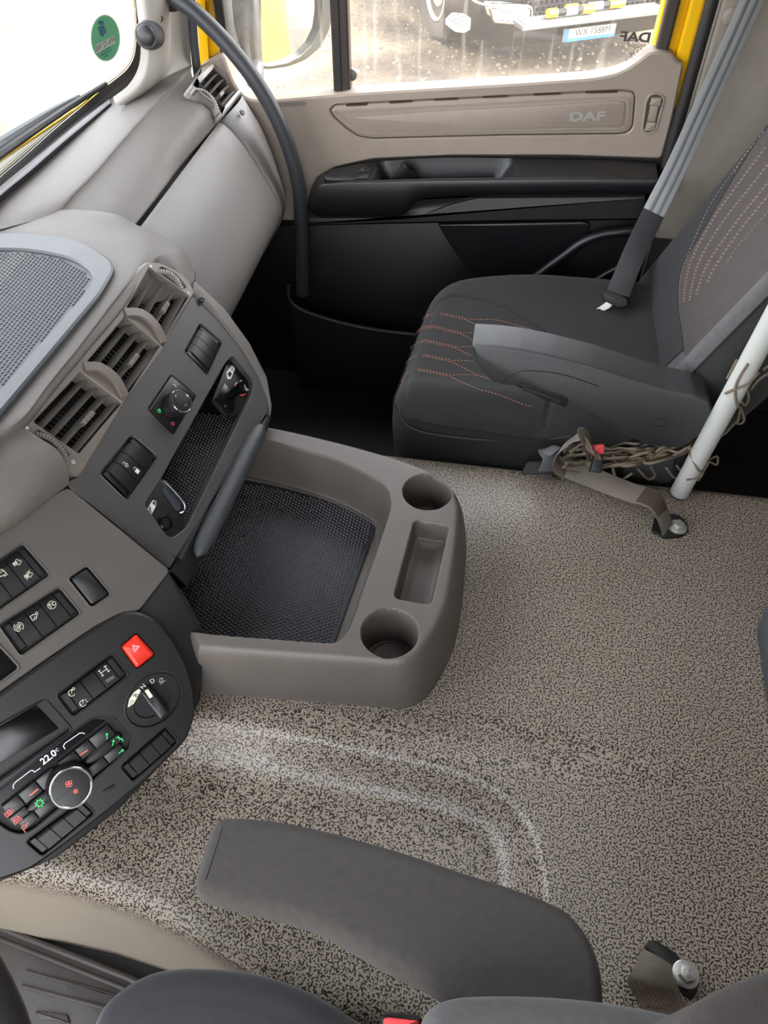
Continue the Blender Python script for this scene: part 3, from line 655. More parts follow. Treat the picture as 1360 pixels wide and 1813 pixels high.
def slats(pl, q, parent, n=4, tab=.7, dep=.020, tabn=2):
    c = pl.pxs(q)
    v = MB().prism(pl, inset(ccw(c), .0005), -.032, -.029).build('air_vent', dark_m, parent)
    for k in range(n):
        t0 = (k+.46)/n; t1 = (k+.84)/n; th = .0016; mb = MB(); rows = []
        for s in (0.005, .995):
            f = bil(c, s, t1); b = bil(c, s, t0)
            rows.append([pl.W(*b, -dep), pl.W(*bil(c, s, (t0+t1)/2), -dep*.42), pl.W(*f, -.001), pl.W(*f, -.001-th*2), pl.W(*bil(c, s, (t0+t1)/2), -dep*.42-th*2), pl.W(*b, -dep-th*2)])
        mb.grid(np.array(rows), cv=True); mb.f += [(5, 4, 3, 2, 1, 0), (6, 7, 8, 9, 10, 11)]; mb.build('slat', slat_m, v)
    mb = MB()
    for k in range(6):
        s = tab+k*.035; a = [bil(c, s+ds, (tabn+dt)/n) for ds, dt in ((-.011, .55), (.011, .55), (.011, .95), (-.011, .95))]
        mb.prism(pl, a, -.012, .002, .0006)
    mb.prism(pl, [bil(c, s, (tabn+t)/n) for s, t in ((tab-.03, .6), (tab+.20, .6), (tab+.20, .98), (tab-.03, .98))], -.014, -.0005).build('slider_tab', slat_m, v)
    mb = MB()
    for k in range(14):
        s = .04+.07*k; a = [bil(c, s+ds, t) for ds, t in ((-.006, .06), (.006, .06), (.006, .96), (-.006, .96))]; mb.prism(pl, a, -.030, -.024)
    mb.build('rear_vane', dark_m, v)
    return v
for b in bays: slats(VP, b, CC, tab=.45)
for pa in (((150, 650), (175, 652), (203, 672), (222, 702)), ((222, 553), (248, 556), (272, 575), (291, 606))):
    pts = [VP.W(*VP.px(x, y, .005), .003+.004*math.sin(math.pi*i/3)) for i, (x, y) in enumerate(pa)]
    sp = spline(pts, 16); MB().ribbon(sp, VP.u, .0075, .007).build('vent_divider', ventfr_m, CC)
def wheel(pl, pts, parent, m=slat_m, hw=.0042):
    P2 = spline([pl.px(x, y, .004) for x, y in pts], 12); mb = MB()
    for i in range(12):
        tq = P2[min(i+1, 11)]-P2[max(i-1, 0)]; tq = tq/np.linalg.norm(tq); nq = np.array([-tq[1], tq[0]]); h = .004+.0045*math.sin(math.pi*(i+.5)/12)
        a = [P2[i]+tq*x*.0019+nq*y*hw for x, y in ((-1, -1), (1, -1), (1, 1), (-1, 1))]; mb.prism(pl, a, -.012, h, .0008)
        mb.prism(pl, [P2[i]+tq*x*.004+nq*y*hw*.9 for x, y in ((-1, -1), (1, -1), (1, 1), (-1, 1))], -.012, h-.0016)
    return mb.build('thumbwheel', m, parent)
wheel(VP, [(66, 769), (82, 776), (100, 790), (115, 806)], CC); wheel(VP, [(281, 480), (296, 484), (311, 495), (322, 509)], CC)
for x, y in ((48, 758), (267, 471)): MB().prism(VP, circ(*VP.px(x, y, .004), .0022, 14), .004, .0043).build('mark', white_m, CC)
for x, y in ((130, 818), (334, 519)): MB().ring(VP, circ(*VP.px(x, y, .004), .0026, 14), circ(*VP.px(x, y, .004), .0017, 14), .004, .0043).build('mark', white_m, CC)

# end vent by the passenger door
e1 = ony(350, 150, 1.62); e2 = ony(377, 118, 1.745); e3 = ony(393, 194, 1.62); EP = Pl(e1, e2-e1, e3-e1)
if EP.n[2] < 0: EP = Pl(e1, e2-e1, e1-e3)
ev = thing('end_vent', 'small slatted air vent at the far end of the dashboard', 'air vent', e1)
eo = [(337, 152), (345, 140), (377, 112), (402, 130), (427, 162), (392, 208), (378, 184), (352, 164)]
eb_ = [(352, 150), (379, 120), (421, 160), (395, 190)]
MB().plate(EP, rnd(EP.pxs(eo), .005), [rnd(EP.pxs(eb_), .003)], .004, .03, .002).build('vent_frame', mat('vent_light', srgb(150, 148, 146), .45), ev)
MB().plate(EP, rnd(EP.pxs([(340, 152), (345, 138), (354, 120), (380, 108), (406, 127), (430, 163), (394, 209), (378, 188), (354, 168)]), .004), [rnd(EP.pxs(eb_), .003)], .001, .10, .003).build('vent_housing', dash_m, ev)
slats(EP, eb_, ev, tab=.3, dep=.014); wheel(EP, [(348, 157), (362, 163), (377, 177), (388, 196)], ev, hw=.003)

# ------------------------------------------------------------------ switch panel and black control panel beside the driver
SP = thing('switch_panel', 'warm grey dash panel with dark switch banks left of the console', 'switch panel', (-.5, .45, .2))
bankC = [(-60, 1030), (40, 962), (88, 1018), (-16, 1090)]; bankD = [(-2, 1106), (104, 1039), (143, 1086), (37, 1161)]; bankE = [(121, 1024), (154, 1002), (196, 1052), (162, 1075)]
g_out = [(119, 862), (302, 1010), (246, 1082), (218, 1084), (170, 1108), (85, 1165), (0, 1225), (-130, 1310), (-230, 1180), (-120, 1060), (-30, 958), (28, 915), (78, 885)]
GO = ccw(rnd(PP.pxs(g_out), .008))
scr = [(-70, 1182), (-8, 1138), (33, 1182), (-24, 1224)]
MB().plate(PP, GO, [bank_hole(PP, bankC), bank_hole(PP, bankD), bank_hole(PP, bankE), rnd(PP.pxs(scr), .004)], 0, .02, .0015, .0012).build('panel', panelg_m, SP)
bC, cC = bank(PP, bankC, 3, SP); bD, cD = bank(PP, bankD, 3, SP)
hole = ccw(rnd(PP.pxs(bankE), .0045)); bE = MB().prism(PP, inset(hole, -.001), -.014, -.0068).build('switch_bank', dark_m, SP)
MB().ring(PP, inset(hole, -.0022), hole, -.001, .0009, .0007).build('bezel', panelg_m, bE)
MB().prism(PP, rnd(inset(ccw(PP.pxs(bankE)), .0016), .005), -.007, .001, .0026).build('switch', switch_m, bE)
ds = MB().prism(PP, inset(ccw(rnd(PP.pxs(scr), .004)), -.001), -.012, -.006).build('display', blackg_m, SP)
MB().ring(PP, inset(ccw(rnd(PP.pxs(scr), .004)), -.003), ccw(rnd(PP.pxs(scr), .004)), -.001, .0016, .001).build('bezel', panelg_m, ds)
def ic(px, lines, par, size=.0075, wd=.12, m=cream_m, rot=0.0, pl=None, w=.0022): return icon(pl or PP, lines, px, size, par, m, wd, w, rot)
dpf = [sq(-.5, -.2, -.1, .2), [(-.5, 0), (-.1, 0)], [(-.3, -.2), (-.3, .2)], arc(.15, .2, .2, 0, 250), arc(.35, -.1, .2, -120, 120), arc(.1, -.3, .15, 120, 360)]
ic((30, 996), dpf, bC, .009); ic((50, 1018), dpf+[[(-.5, -.5), (.5, .5)]], bC, .009)
ic((3, 1014), [sq(-.4, -.4, .4, .1), [(-.2, .1), (-.2, .4), (.3, .4), (.3, .1)], [(0, -.4), (0, -.6), (.5, -.6)]], bC, .009)
ic((92, 1071), [arc(0, 0, .5, 50, 310), arc(0, 0, .5, -25, 25)], bD, .010, .10); text('lettering', 'TC', PP, PP.px(92, 1071), .0072, cream_m, bD, w0=.0023, bold=.0001)
ic((62, 1091), [[(-.1, -.3), (-.5, -.3), (-.5, .3), (-.1, .3)], arc(-.1, -.2, .15, 0, 360), arc(.35, .2, .15, 0, 360), [(-.1, .35), (.15, .1)], [(.1, -.2), (.3, 0)]], bD, .010, .10)
ic((33, 1110), [arc(0, 0, .35, 0, 300), arc(0, 0, .55, 110, 250), arc(0, 0, .55, -70, 70), [(0, 0), (.3, 0)], arc(0, 0, .15, 0, 360)], bD, .010, .10)
ic((161, 1041), [[(-.2, .4), (.1, .4), (.1, -.4), (-.2, -.4)], [(.1, -.4), (.4, -.4)]], bE, .008, .08, mat('print_grey', srgb(70, 70, 70), .5), w=.0013)

KP = thing('control_panel', 'black control panel with red hazard button, selector dial and climate keys', 'control panel', (-.42, .35, .05))
b_out = [(214, 1084), (246, 1082), (278, 1098), (308, 1132), (333, 1180), (345, 1222), (347, 1264), (331, 1311), (256, 1384), (205, 1426), (157, 1464), (100, 1508), (55, 1540), (0, 1559), (-130, 1600), (-240, 1420), (-130, 1318), (0, 1229), (80, 1172), (165, 1113)]
bankG = [(100, 1231), (198, 1157), (227, 1195), (129, 1269)]; bankI = [(213, 1357), (293, 1287), (316, 1313), (235, 1384)]; bankJ = [(45, 1490), (144, 1417), (168, 1439), (75, 1516)]
hazq = [(213, 1145), (242, 1120), (276, 1158), (242, 1185)]
scrq = [(-75, 1325), (79, 1239), (127, 1292), (-25, 1398)]
clim = [(190, 1269), (200, 1270), (231, 1308), (230, 1322), (200, 1350), (60, 1467), (38, 1477), (18, 1472), (-45, 1430), (-45, 1425), (0, 1397), (150, 1280), (166, 1270)]
dial = ellpx(BP, 271.5, 1239, 57, 41, 44)
BO = ccw(rnd(BP.pxs(b_out), .012))
hol = [bank_hole(BP, q) for q in (bankG, bankI, bankJ)]+[rnd(BP.pxs(hazq), .005), rnd(BP.pxs(scrq), .006), rnd(BP.pxs(clim), .006), dial]
MB().plate(BP, BO, hol, 0, .022, .0035, .0012).build('panel', black_m, KP)
cheek = [(246, 1080), (299, 1012), (333, 1062), (367, 1130), (360, 1160), (356, 1240), (300, 1340), (210, 1435), (100, 1520), (0, 1562), (-140, 1605), (-240, 1420), (-130, 1318), (0, 1229)]
MB().prism(PP, rnd(PP.pxs(cheek, -.010), .006), -.16, -.010, .003).build('cheek', black_m, KP)
bG, _ = bank(BP, bankG, 3, KP); bI, _ = bank(BP, bankI, 3, KP); bJ, _ = bank(BP, bankJ, 3, KP)
hh = ccw(rnd(BP.pxs(hazq), .005)); hz_ = MB().prism(BP, inset(hh, .0008), -.014, .0030, .0042).build('hazard_button', red_m, KP, label='red hazard button with a white triangle')
tri = lambda r: [(0, r), (-.866*r, -.5*r), (.866*r, -.5*r), (0, r)]
ic((240, 1147), [tri(.62), tri(.33)], hz_, .009, .09, white_m, .2, BP, .0032)
ic((127, 1227), [arc(0, 0, .4, 40, 300), [(-.4, 0), (-.2, 0)], [(0, 0), (.2, .3)], arc(.45, .3, .15, 0, 360)], bG, .010, .11, pl=BP)
ic((147, 1245), [arc(0, 0, .4, 40, 300), [(-.4, 0), (-.2, 0)], [(0, 0), (.2, .3)], [(.4, -.1), (.55, -.2)], [(.4, .1), (.55, .2)]], bG, .010, .11, pl=BP)
ic((184, 1188), [[(-.4, 0), (.4, 0)], [(-.4, -.4), (-.4, .4)], [(.4, -.4), (.4, .4)], [(-.55, -.35), (-.25, -.35)], [(-.55, .35), (-.25, .35)], [(.25, .35), (.55, .35)], [(.25, -.35), (.55, -.35)]], bG, .011, .11, pl=BP)
MB().prism(BP, BP.pxs([(186, 1204), (200, 1195), (203, 1200), (189, 1209)]), .001, .0022).build('indicator', mat('lens_grey', srgb(90, 90, 92), .3), bG)
# display
dsp = MB().prism(BP, inset(ccw(rnd(BP.pxs(scrq), .006)), -.001), -.012, -.0085).build('display', black_m, KP)
MB().prism(BP, rnd(BP.pxs([(-70, 1330), (66, 1249), (106, 1291), (-22, 1366)]), .002), -.009, -.0075, .0006).build('screen', blackg_m, dsp)
MB().ring(BP, inset(ccw(rnd(BP.pxs(scrq), .006)), -.0025), ccw(rnd(BP.pxs(scrq), .006)), -.001, .0016, .0012).build('bezel', black_m, dsp)
# gear selector dial
gd = MB().prism(BP, inset(dial, -.0005), -.012, -.0045).build('selector_dial', black_m, KP)
MB().ring(BP, inset(dial, -.0012), inset(dial, .0008), -.004, .0008, .0006).build('rim', black_m, gd)
MB().ring(BP, inset(dial, .0008), ellpx(BP, 269, 1240, 36, 25, 44, -.003), -.0046, -.0018, .0008).build('scale_ring', black_m, gd)
bar = BP.pxs([(249, 1228), (262, 1215), (272, 1223), (302, 1262), (284, 1275), (262, 1246)], .006)
MB().prism(BP, rnd(bar, .002), -.006, .009, .0028).build('grip', switch_m, gd)
MB().prism(BP, rnd(BP.pxs([(256, 1223), (262, 1220), (271, 1233), (265, 1237)], .0094), .0008), .0088, .0094).build('pointer', cream_m, gd)
MB().prism(BP, rnd(BP.pxs([(226, 1253), (229, 1238), (237, 1226), (246, 1219.5), (249.5, 1223), (242, 1237), (236, 1247)], -.0012), .001), -.002, -.0014).build('reverse_field', cream_m, gd)
for ch, p, m_, r_ in (('R', (241, 1231), dark_m, .55), ('N', (254, 1216), white_m, .25), ('D', (270, 1206), white_m, 0)): text('lettering', ch, BP, BP.px(*p, -.001), .0085, m_, gd, rot=r_, w0=-.0011)
ic((285, 1204), [[(-.4, -.2), (0, .3), (.4, .1), (.1, -.3), (-.4, -.2)], [(-.5, -.5), (.5, -.5)]], gd, .008, .12, white_m, 0, BP, -.0011)
ic((234, 1244), [[(-.5, 0), (-.2, .3), (.3, .3), (.4, -.1), (-.5, 0)]], gd, .007, .1, dark_m, .6, BP, -.0012)
# climate unit
CL = ccw(rnd(BP.pxs(clim), .006)); cu_ = MB().prism(BP, inset(CL, -.001), -.014, -.0075).build('climate_unit', dark_m, KP)
MB().ring(BP, inset(CL, -.0018), CL, -.001, .0009, .0007).build('bezel', black_m, cu_)
strip = BP.pxs([(-40, 1432), (0, 1401), (150, 1283), (166, 1274), (187, 1276), (100, 1344), (0, 1425), (-40, 1458)], -.006)
MB().prism(BP, strip, -.009, -.0062).build('display_glass', blackg_m, cu_)
def key(q, w1=.0006, b=.0012, m=switch_m): return MB().prism(BP, rnd(BP.pxs(q, w1), .0012), -.008, w1, b).build('key', m, cu_)
def keyrow(t0, t1, us, w1):
    # corners of the key field: its upper edge and its lower edge
    c = [np.array(BP.px(*p, w1)) for p in ((-2, 1430), (196, 1276), (236, 1322), (38, 1477))]
    for u0, u1 in us: MB().prism(BP, rnd([bil(c, u0+.003, t0), bil(c, u1-.003, t0), bil(c, u1-.003, t1), bil(c, u0+.003, t1)], .0014), -.008, w1, .0007).build('key', switch_m, cu_)
keyrow(.03, .40, [(.015, .15), (.15, .30), (.30, .45), (.50, .65), (.65, .78), (.78, .965)], .0002)
keyrow(.42, .66, [(.0, .14), (.82, .985)], .0002); keyrow(.68, .97, [(.03, .16), (.16, .30), (.30, .47), (.6, .78), (.78, .94)], .0002)
for c_, al in (((84, 1405), 0), ((178, 1331), 0)): MB().prism(BP, ellpx(BP, c_[0]-8 if c_[0] < 100 else c_[0], c_[1]+10 if c_[0] < 100 else c_[1], 34, 10, 37), -.008, .0016, .0025).build('key', switch_m, cu_)
kc2 = BP.px(126.5, 1395, .018)
MB().lathe(BP, [(.0280, -.008), (.0275, .004), (.0262, .014), (.0248, .0180), (.0232, .0184)], *kc2, n=44).build('knob', black_m, cu_)
MB().ring(BP, circ(*kc2, .0252, 44), circ(*kc2, .0222, 44), .015, .0190, .0007).build('knob_ring', chrome_m, cu_)
MB().strokes(BP, [[(kc2[0]-.021, kc2[1]), (kc2[0]+.021, kc2[1])]], .0006, .0186).build('knob_split', dark_m, cu_)
fan = [arc(.22*math.cos(a), .22*math.sin(a), .2, 0, 360, 8) for a in (.3, 1.87, 3.44, 5.0)]
ic((122, 1388), fan, cu_, .0095, .1, redl_m, 0, BP, .0187); ic((134, 1401), fan, cu_, .0065, .12, redl_m, 0, BP, .0187)
for p, q in (((141, 1337), (155, 1328)), ((53, 1408), (67, 1397))): MB().strokes(BP, [BP.pxs([p, q])], .0014, .0009).build('symbol', redl_m, cu_)
ic((70, 1422), [arc(0, 0, .4, 0, 360, 10)]+[[(.4*math.cos(a), .4*math.sin(a)), (.6*math.cos(a), .6*math.sin(a))] for a in np.arange(0, 6.2, .785)], cu_, .009, .13, green_m, 0, BP, .0020)
arrow = lambda s: [[(-.5, -.2), (.4, .3)], [(.4, .3), (.05, .3)], [(.4, .3), (.25, 0)]]
ic((190, 1303), arrow(1), cu_, .007, .16, green_m, .5, BP); ic((201, 1315), arrow(1), cu_, .007, .16, green_m, .2, BP); ic((215, 1331), arrow(1), cu_, .007, .16, green_m, -.5, BP)
ic((211, 1310), [[(-.1, .5), (.2, .4), (.1, 0), (.4, -.1), (.3, -.5)]], cu_, .009, .18, green_m, 0, BP)
ic((16, 1439), [sq(-.5, -.3, .2, .3), arc(.35, 0, .18, 0, 360, 8), arc(-.15, 0, .15, 0, 360, 8)], cu_, .009, .11, redl_m, 0, BP)
ic((30, 1451), [[(-.5, -.4), (-.3, .4), (.3, .4), (.5, -.4), (-.5, -.4)], [(-.2, -.3), (-.2, .2)], [(0, -.3), (0, .2)], [(.2, -.3), (.2, .2)]], cu_, .009, .11, redl_m, 0, BP)
ic((46, 1465), [[(-.4, -.5), (-.4, .4), (0, .4), (.1, .2), (0, 0), (-.4, 0)], [(.25, .4), (.25, .1)], [(.45, .5), (.45, .2)]], cu_, .009, .12, redl_m, 0, BP)
text('lettering', '22.0', BP, BP.px(86, 1341, -.006), .0115, whitel_m, cu_, rot=-.02, w0=-.0058, bold=.0002)
text('lettering', '°C', BP, BP.px(100, 1329, -.006), .0055, whitel_m, cu_, w0=-.0058)
for l in ([(24, 1396), (23, 1391), (27, 1385), (54, 1364.5), (58, 1364), (61, 1367), (71, 1360)], [(115, 1326), (112, 1321), (115, 1316), (141, 1298), (146, 1297.5), (150, 1299)]): MB().strokes(BP, [BP.pxs(l, -.006)], .0009, -.0058).build('display_line', whitel_m, cu_)
mb = MB()
for k in range(3): mb.prism(BP, rnd(BP.pxs([(181+5.2*k, 1402-3*k), (190.5+5.2*k, 1394.5-3*k), (193+5.2*k, 1397.5-3*k), (183.5+5.2*k, 1405-3*k)]), .0006), -.001, .0018, .0006)
mb.build('microphone_ribs', black_m, KP)

# ------------------------------------------------------------------ passenger door
DY = 1.75
DP = Pl((0, DY, 0), (1, 0, 0), (0, 0, 1))           # inner face of the door; its normal points into the cab
def dpx(pts, w=0.0): return DP.pxs(pts, w)
door = thing('door_1', 'passenger door with taupe upper trim, black armrest and a sliding window', 'door', (0, DY, -.3), kind='structure')
up_out = [(395, 95), (402, 118), (415, 150), (436, 176), (470, 179), (612, 167), (760, 158), (900, 150), (1050, 140), (1098, 130), (1132, 108), (1150, 93), (1170, 92), (1194, 98), (1199, 110), (1211, 113), (1192, 205), (1172, 282), (1000, 276), (800, 276), (660, 282), (590, 298), (556, 325), (540, 380), (470, 420), (380, 420), (330, 300), (350, 120)]
ins = [(583, 196), (592, 186), (640, 183), (900, 170), (1100, 160), (1122, 163), (1126, 172), (1121, 226), (1112, 236), (1096, 239), (900, 241), (660, 247), (634, 243), (612, 228), (592, 210)]
INS = ccw(rnd(dpx(ins), .006))
MB().plate(DP, rnd(dpx(up_out), [.03]*15+[.011]*13, 6), [INS], 0, .05, .004, .003).build('upper_trim', door_m, door)
MB().prism(DP, dpx([(380, 240), (1200, 200), (1160, 420), (380, 420)]), -.045, -.008).build('backing', dark_m, door)
ip = MB().prism(DP, inset(INS, .0012), -.03, -.001, .006).build('inset_panel', door_m, door)
MB().ring(DP, inset(INS, .012), inset(INS, .0155), -.002, .0004, .0003).build('bead', door_m, ip)
inn = [(624, 207), (780, 196), (950, 187), (1096, 178), (1107, 182), (1104, 216), (1096, 222), (900, 228), (690, 234), (664, 233), (640, 222)]
MB().prism(DP, rnd(dpx(inn), .004), -.002, .0022, .0012).build('inner_field', door_m, ip)
for x0, x1, y0, y1 in ((613, 650, 186.5, 184.5), (690, 728, 181.5, 179), (770, 810, 176.5, 174), (855, 897, 171.5, 169.5), (945, 992, 167, 165), (1037, 1093, 163.5, 162)):
    MB().prism(DP, dpx([(x0, y0-1.6), (x1, y1-1.6), (x1, y1+1.8), (x0, y0+1.8)]), -.004, .0006).build('vent_slot', mat('slot_brown', srgb(58, 40, 30), .8), ip)
# badge: three wide letters
bg0 = DP.px(1039.5, 206.5, .002); bdg = text('badge_letters', 'DAF', DP, bg0, .0245, mat('badge_silver', srgb(205, 201, 192), .3, metal=.6), ip, rot=DP.px(1073, 199, .002)[1]-DP.px(1006, 201.5, .002)[1] and math.atan2(DP.px(1073, 199)[1]-DP.px(1006, 201.5)[1], DP.px(1073, 199)[0]-DP.px(1006, 201.5)[0]), w0=.0028, sx=1.62, bold=.0010)
# latch lever in its surround
lq = [(1150, 166), (1162, 163), (1174, 166), (1178, 176), (1165, 224), (1158, 236), (1146, 238), (1137, 233), (1136, 224), (1143, 178)]
LQ = ccw(rnd(dpx(lq), .004))
lt = MB().ring(DP, LQ, inset(LQ, .004), -.001, .003, .0012).build('latch_surround', door_m, door)
MB().prism(DP, inset(LQ, .0045), -.001, .0006).build('latch_cavity', mat('cavity_taupe', srgb(70, 62, 56), .7), lt)
MB().prism(DP, rnd(dpx([(1154, 172), (1172, 172), (1169, 186), (1150, 185)]), .002), -.001, .006, .0015).prism(DP, rnd(dpx([(1152, 186), (1166, 187), (1160, 215), (1146, 214)]), .001), -.001, .002, .0008).prism(DP, rnd(dpx([(1146, 215), (1162, 216), (1157, 231), (1141, 231)]), .002), -.001, .005, .0015).build('latch_lever', door_m, lt)
MB().prism(DP, rnd(dpx([(474, 186), (480, 182), (540, 180), (543, 184), (538, 187), (480, 189)]), .002), -.002, .001).build('sill_slot', mat('slot_grey', srgb(120, 114, 106), .5), door)
# armrest: back top edge, front top edge, front face
def dw(pts, w): return [DP.W(*DP.px(x, y, w), w) for x, y in pts]
AW = .085
def armblock(x0, x1, name, drop=0.0, m=doorblk_m):
    bt = [(540, 338), (556, 318), (580, 302), (620, 292), (670, 286), (740, 281), (800, 279), (885, 280), (980, 281), (1080, 283), (1169, 288)]
    ft = [(548, 352), (556, 338), (566, 328), (600, 324), (670, 322), (740, 320), (800, 319), (885, 318), (980, 317), (1080, 317), (1166, 318)]
    B = np.array(dw(bt, .004)); T = np.array(dw(ft, AW))
    def at(A, px_):  # the point of the edge above picture column px_
        xs_ = np.array([p[0] for p in A]); X0 = np.interp(px_, [540, 1169], [0, len(A)-1]); 
        return A
    return B, T
Bk, Ft = armblock(0, 0, '')
Bs = spline(Bk, 60); Fs = spline(Ft, 60)
def at_x(A, x): return np.array([x, np.interp(x, A[:, 0], A[:, 1]), np.interp(x, A[:, 0], A[:, 2])])
xa, xb = Fs[0, 0], Fs[-1, 0]
low = np.array(dw([(546, 372), (552, 381), (570, 386), (640, 386), (700, 385), (716, 384), (730, 366), (752, 354), (800, 350), (845, 349), (980, 347), (1142, 346)], AW-.006)); Ls = spline(low, 60)
mb = MB()
xs_ = np.concatenate([np.linspace(xa, xa+.05, 8), np.linspace(xa+.055, xb, 50)])
rows = []
x_r0 = ony(672, 315, DY-AW)[0]; x_r1 = ony(884, 315, DY-AW)[0]
for x in xs_:
    b = at_x(Bs, min(x, Bs[-1, 0])); f = at_x(Fs, x); l = at_x(Ls, max(x, Ls[0, 0])); b[0] = l[0] = x
    rec = sstep(np.array(x), x_r0-.012, x_r0)*(1-sstep(np.array(x), x_r1-.004, x_r1+.035))
    dn_ = np.array([0, 0, -.045])*rec; t = f-b
    rows.append([b+np.array([0, 0, .0]), b+t*.06+dn_*.6, b+t*.14+dn_, b+t*.5+dn_, b+t*.80+dn_, b+t*.88+dn_*.6, b+t*.91, b+t*.95+np.array([0, 0, .001]), f+np.array([0, .002, 0]), f+np.array([0, 0, -.004]), f*.5+l*.5+np.array([0, -.004, 0]), l+np.array([0, 0, .004]), l+np.array([0, .006, 0]), np.array([x, DY, l[2]-.004])])
mb.grid(np.array(rows)); mb.build('armrest', doorblk_m, door, sharp=60)
AP = Pl((0, DY-AW*.5, float(Fs[10, 2])), (1, 0, 0), tuple((Bs[20]-Fs[20])*np.array([0, 1, 1])))
pad = [(572, 312), (590, 303), (630, 294), (655, 290), (667, 292), (669, 302), (664, 317), (640, 319), (590, 321), (576, 320)]
AP = Pl(AP.W(0, 0, .004), AP.u, AP.v)
sw = MB().prism(AP, rnd(AP.pxs(pad), .004), -.012, .0035, .0015).build('switch_plate', doorblk_m, door)
MB().prism(AP, rnd(AP.pxs([(633, 297), (660, 296), (657, 304), (631, 305)], .004), .001), .002, .0055, .001).prism(AP, rnd(AP.pxs([(630, 308), (656, 307), (652, 316), (628, 317)], .004), .001), .002, .0055, .001).build('window_switch', switch_m, sw)
icon(AP, [sq(-.4, -.4, .4, .4), [(-.2, 0), (.2, 0)], [(0, -.2), (0, .3)]], (641, 300.5), .005, sw, w=.0057)
# pull lever inside the recess
lv = dw([(690, 316), (703, 313), (716, 312), (734, 315)], .05)
MB().loft([dw([(696, 314), (712, 290), (716, 289)], .03), dw([(694, 318), (716, 296), (722, 296)], .055), dw([(735, 316), (736, 310), (734, 303)], .05)], 12, 4).build('pull_lever', doorblk_m, door)
# scoop under the armrest, strip, lower panel
sc_ = dw([(712, 383), (722, 368), (740, 356), (790, 351), (842, 350)], AW-.004); sd_ = dw([(712, 384), (745, 384), (785, 381), (818, 373), (842, 350)], .055); sm_ = [(a+b)/2+np.array([0, .02, 0]) for a, b in zip(np.array(spline(sc_, 5)), np.array(spline(sd_, 5)))]
MB().loft([sc_, sm_, sd_], 24, 6).build('grab_scoop', doorgrey_m, door)
st_ = [(520, 386), (700, 386), (745, 382), (800, 362), (845, 351), (1144, 348), (1140, 388), (900, 391), (700, 395), (560, 399), (520, 400)]
MB().prism(DP, rnd(dpx(st_, .055), .003), -.01, .055, .004).build('lower_strip', doorgrey_m, door)
lo_ = [(440, 400), (560, 399), (900, 392), (1140, 389), (1110, 560), (1060, 700), (700, 740), (470, 740)]
MB().prism(DP, dpx(lo_, .03), -.01, .03, .003).build('lower_panel', mat('door_lower_black', srgb(12, 12, 13), .5, 700, .2), door)
pk = [(775, 398), (1035, 393), (1046, 398), (1043, 412), (1020, 432), (980, 465), (940, 500), (850, 500), (820, 470), (790, 425)]
MB().prism(DP, rnd(dpx(pk, .04), .004), .02, .040, .004).build('pocket_cover', doorblk_m, door)
lip = dw([(512, 505), (510, 520), (518, 537), (545, 553), (600, 570), (660, 583), (735, 592), (800, 596)], .14)
MB().tube(spline(lip, 40), .0045, 8).build('bin_lip', doorgrey_m, door)
b1 = spline(lip, 40); b2 = b1.copy(); b2[:, 2] = -.37; b2[:, 1] += .02
MB().grid(np.array([b1, b2])).build('bin_wall', mat('bin_black', srgb(24, 22, 21), .55, 500, .2), door)
gr = dw([(930, 505), (965, 478), (1000, 452), (1030, 430), (1062, 416), (1095, 411), (1128, 409)], .06)
MB().tube(spline(gr, 40), .0115, 12).build('grab_tube', doorblk_m, door)
gr = dw([(1005, 535), (1050, 500), (1090, 476), (1120, 462)], .03)
MB().tube(spline(gr, 20), .008, 10).build('grab_tube', doorblk_m, door)
# frame, divider, seals and glass
def vbar(px0, px1, y, z0, z1, th, py=0):
    a = ony(px0, py, y)[0]; b = ony(px1, py, y)[0]; return (a, y, z0), (b, y+th, z1)
zs = .365
MB().box(*vbar(583, 615, 1.775, .355, 1.16, .03)).build('window_divider', mat('divider_brown', srgb(50, 42, 39), .5), door, bevel=.004)
dv = MB().box(*vbar(586, 599, 1.772, .36, 1.15, .004)).build('divider_rib', seal_m, door, bevel=.0015)
x0 = ony(1180, 0, 1.79)[0]; x1 = ony(1207, 0, 1.77)[0]; xl = ony(397, 0, 1.79)[0]
MB().box((x0, 1.77, .40), (x1, 1.81, 1.18)).build('rear_channel', mat('channel_brown', srgb(62, 54, 50), .5), door, bevel=.006)
MB().box((xl-.022, 1.775, .36), (xl, 1.81, 1.18)).build('front_channel', seal_m, door, bevel=.005)
MB().box((xl-.02, 1.775, 1.13), (x1, 1.81, 1.2)).build('header', seal_m, door)
wg = MB().box((xl-.005, 1.793, .33), (x0+.01, 1.797, 1.15)).build('window_pane', dirty_m, door)
c_ = ony(438, 150, 1.79)
# etched marks on the glass, read from outside
GP = Pl((0, 1.7925, 0), (1, 0, 0), (0, 0, 1)); etch = mat('etch_grey', srgb(70, 68, 64), .6)
text('lettering', 'DAF', GP, GP.px(1125, 66), .024, etch, wg, mirror=True, sx=1.35, bold=.0008); MB().strokes(GP, [GP.pxs([(1113, 71.5), (1137, 70)])], .002, .0006).build('etched_line', etch, wg)
text('lettering', 'Pilkington', GP, GP.px(1128, 80), .009, etch, wg, mirror=True); text('lettering', 'E', GP, GP.px(1129, 91), .009, etch, wg, mirror=True)
MB().strokes(GP, [[(GP.px(1129, 91)[0]+.008*math.cos(a), GP.px(1129, 91)[1]+.008*math.sin(a)) for a in np.linspace(0, 6.283, 16)], GP.pxs([(1115, 94), (1121, 94), (1115, 102), (1121, 102), (1115, 94)])], .001, .0006).build('etched_line', etch, wg)
text('lettering', '43R-00', GP, GP.px(1116, 107), .007, etch, wg, mirror=True)
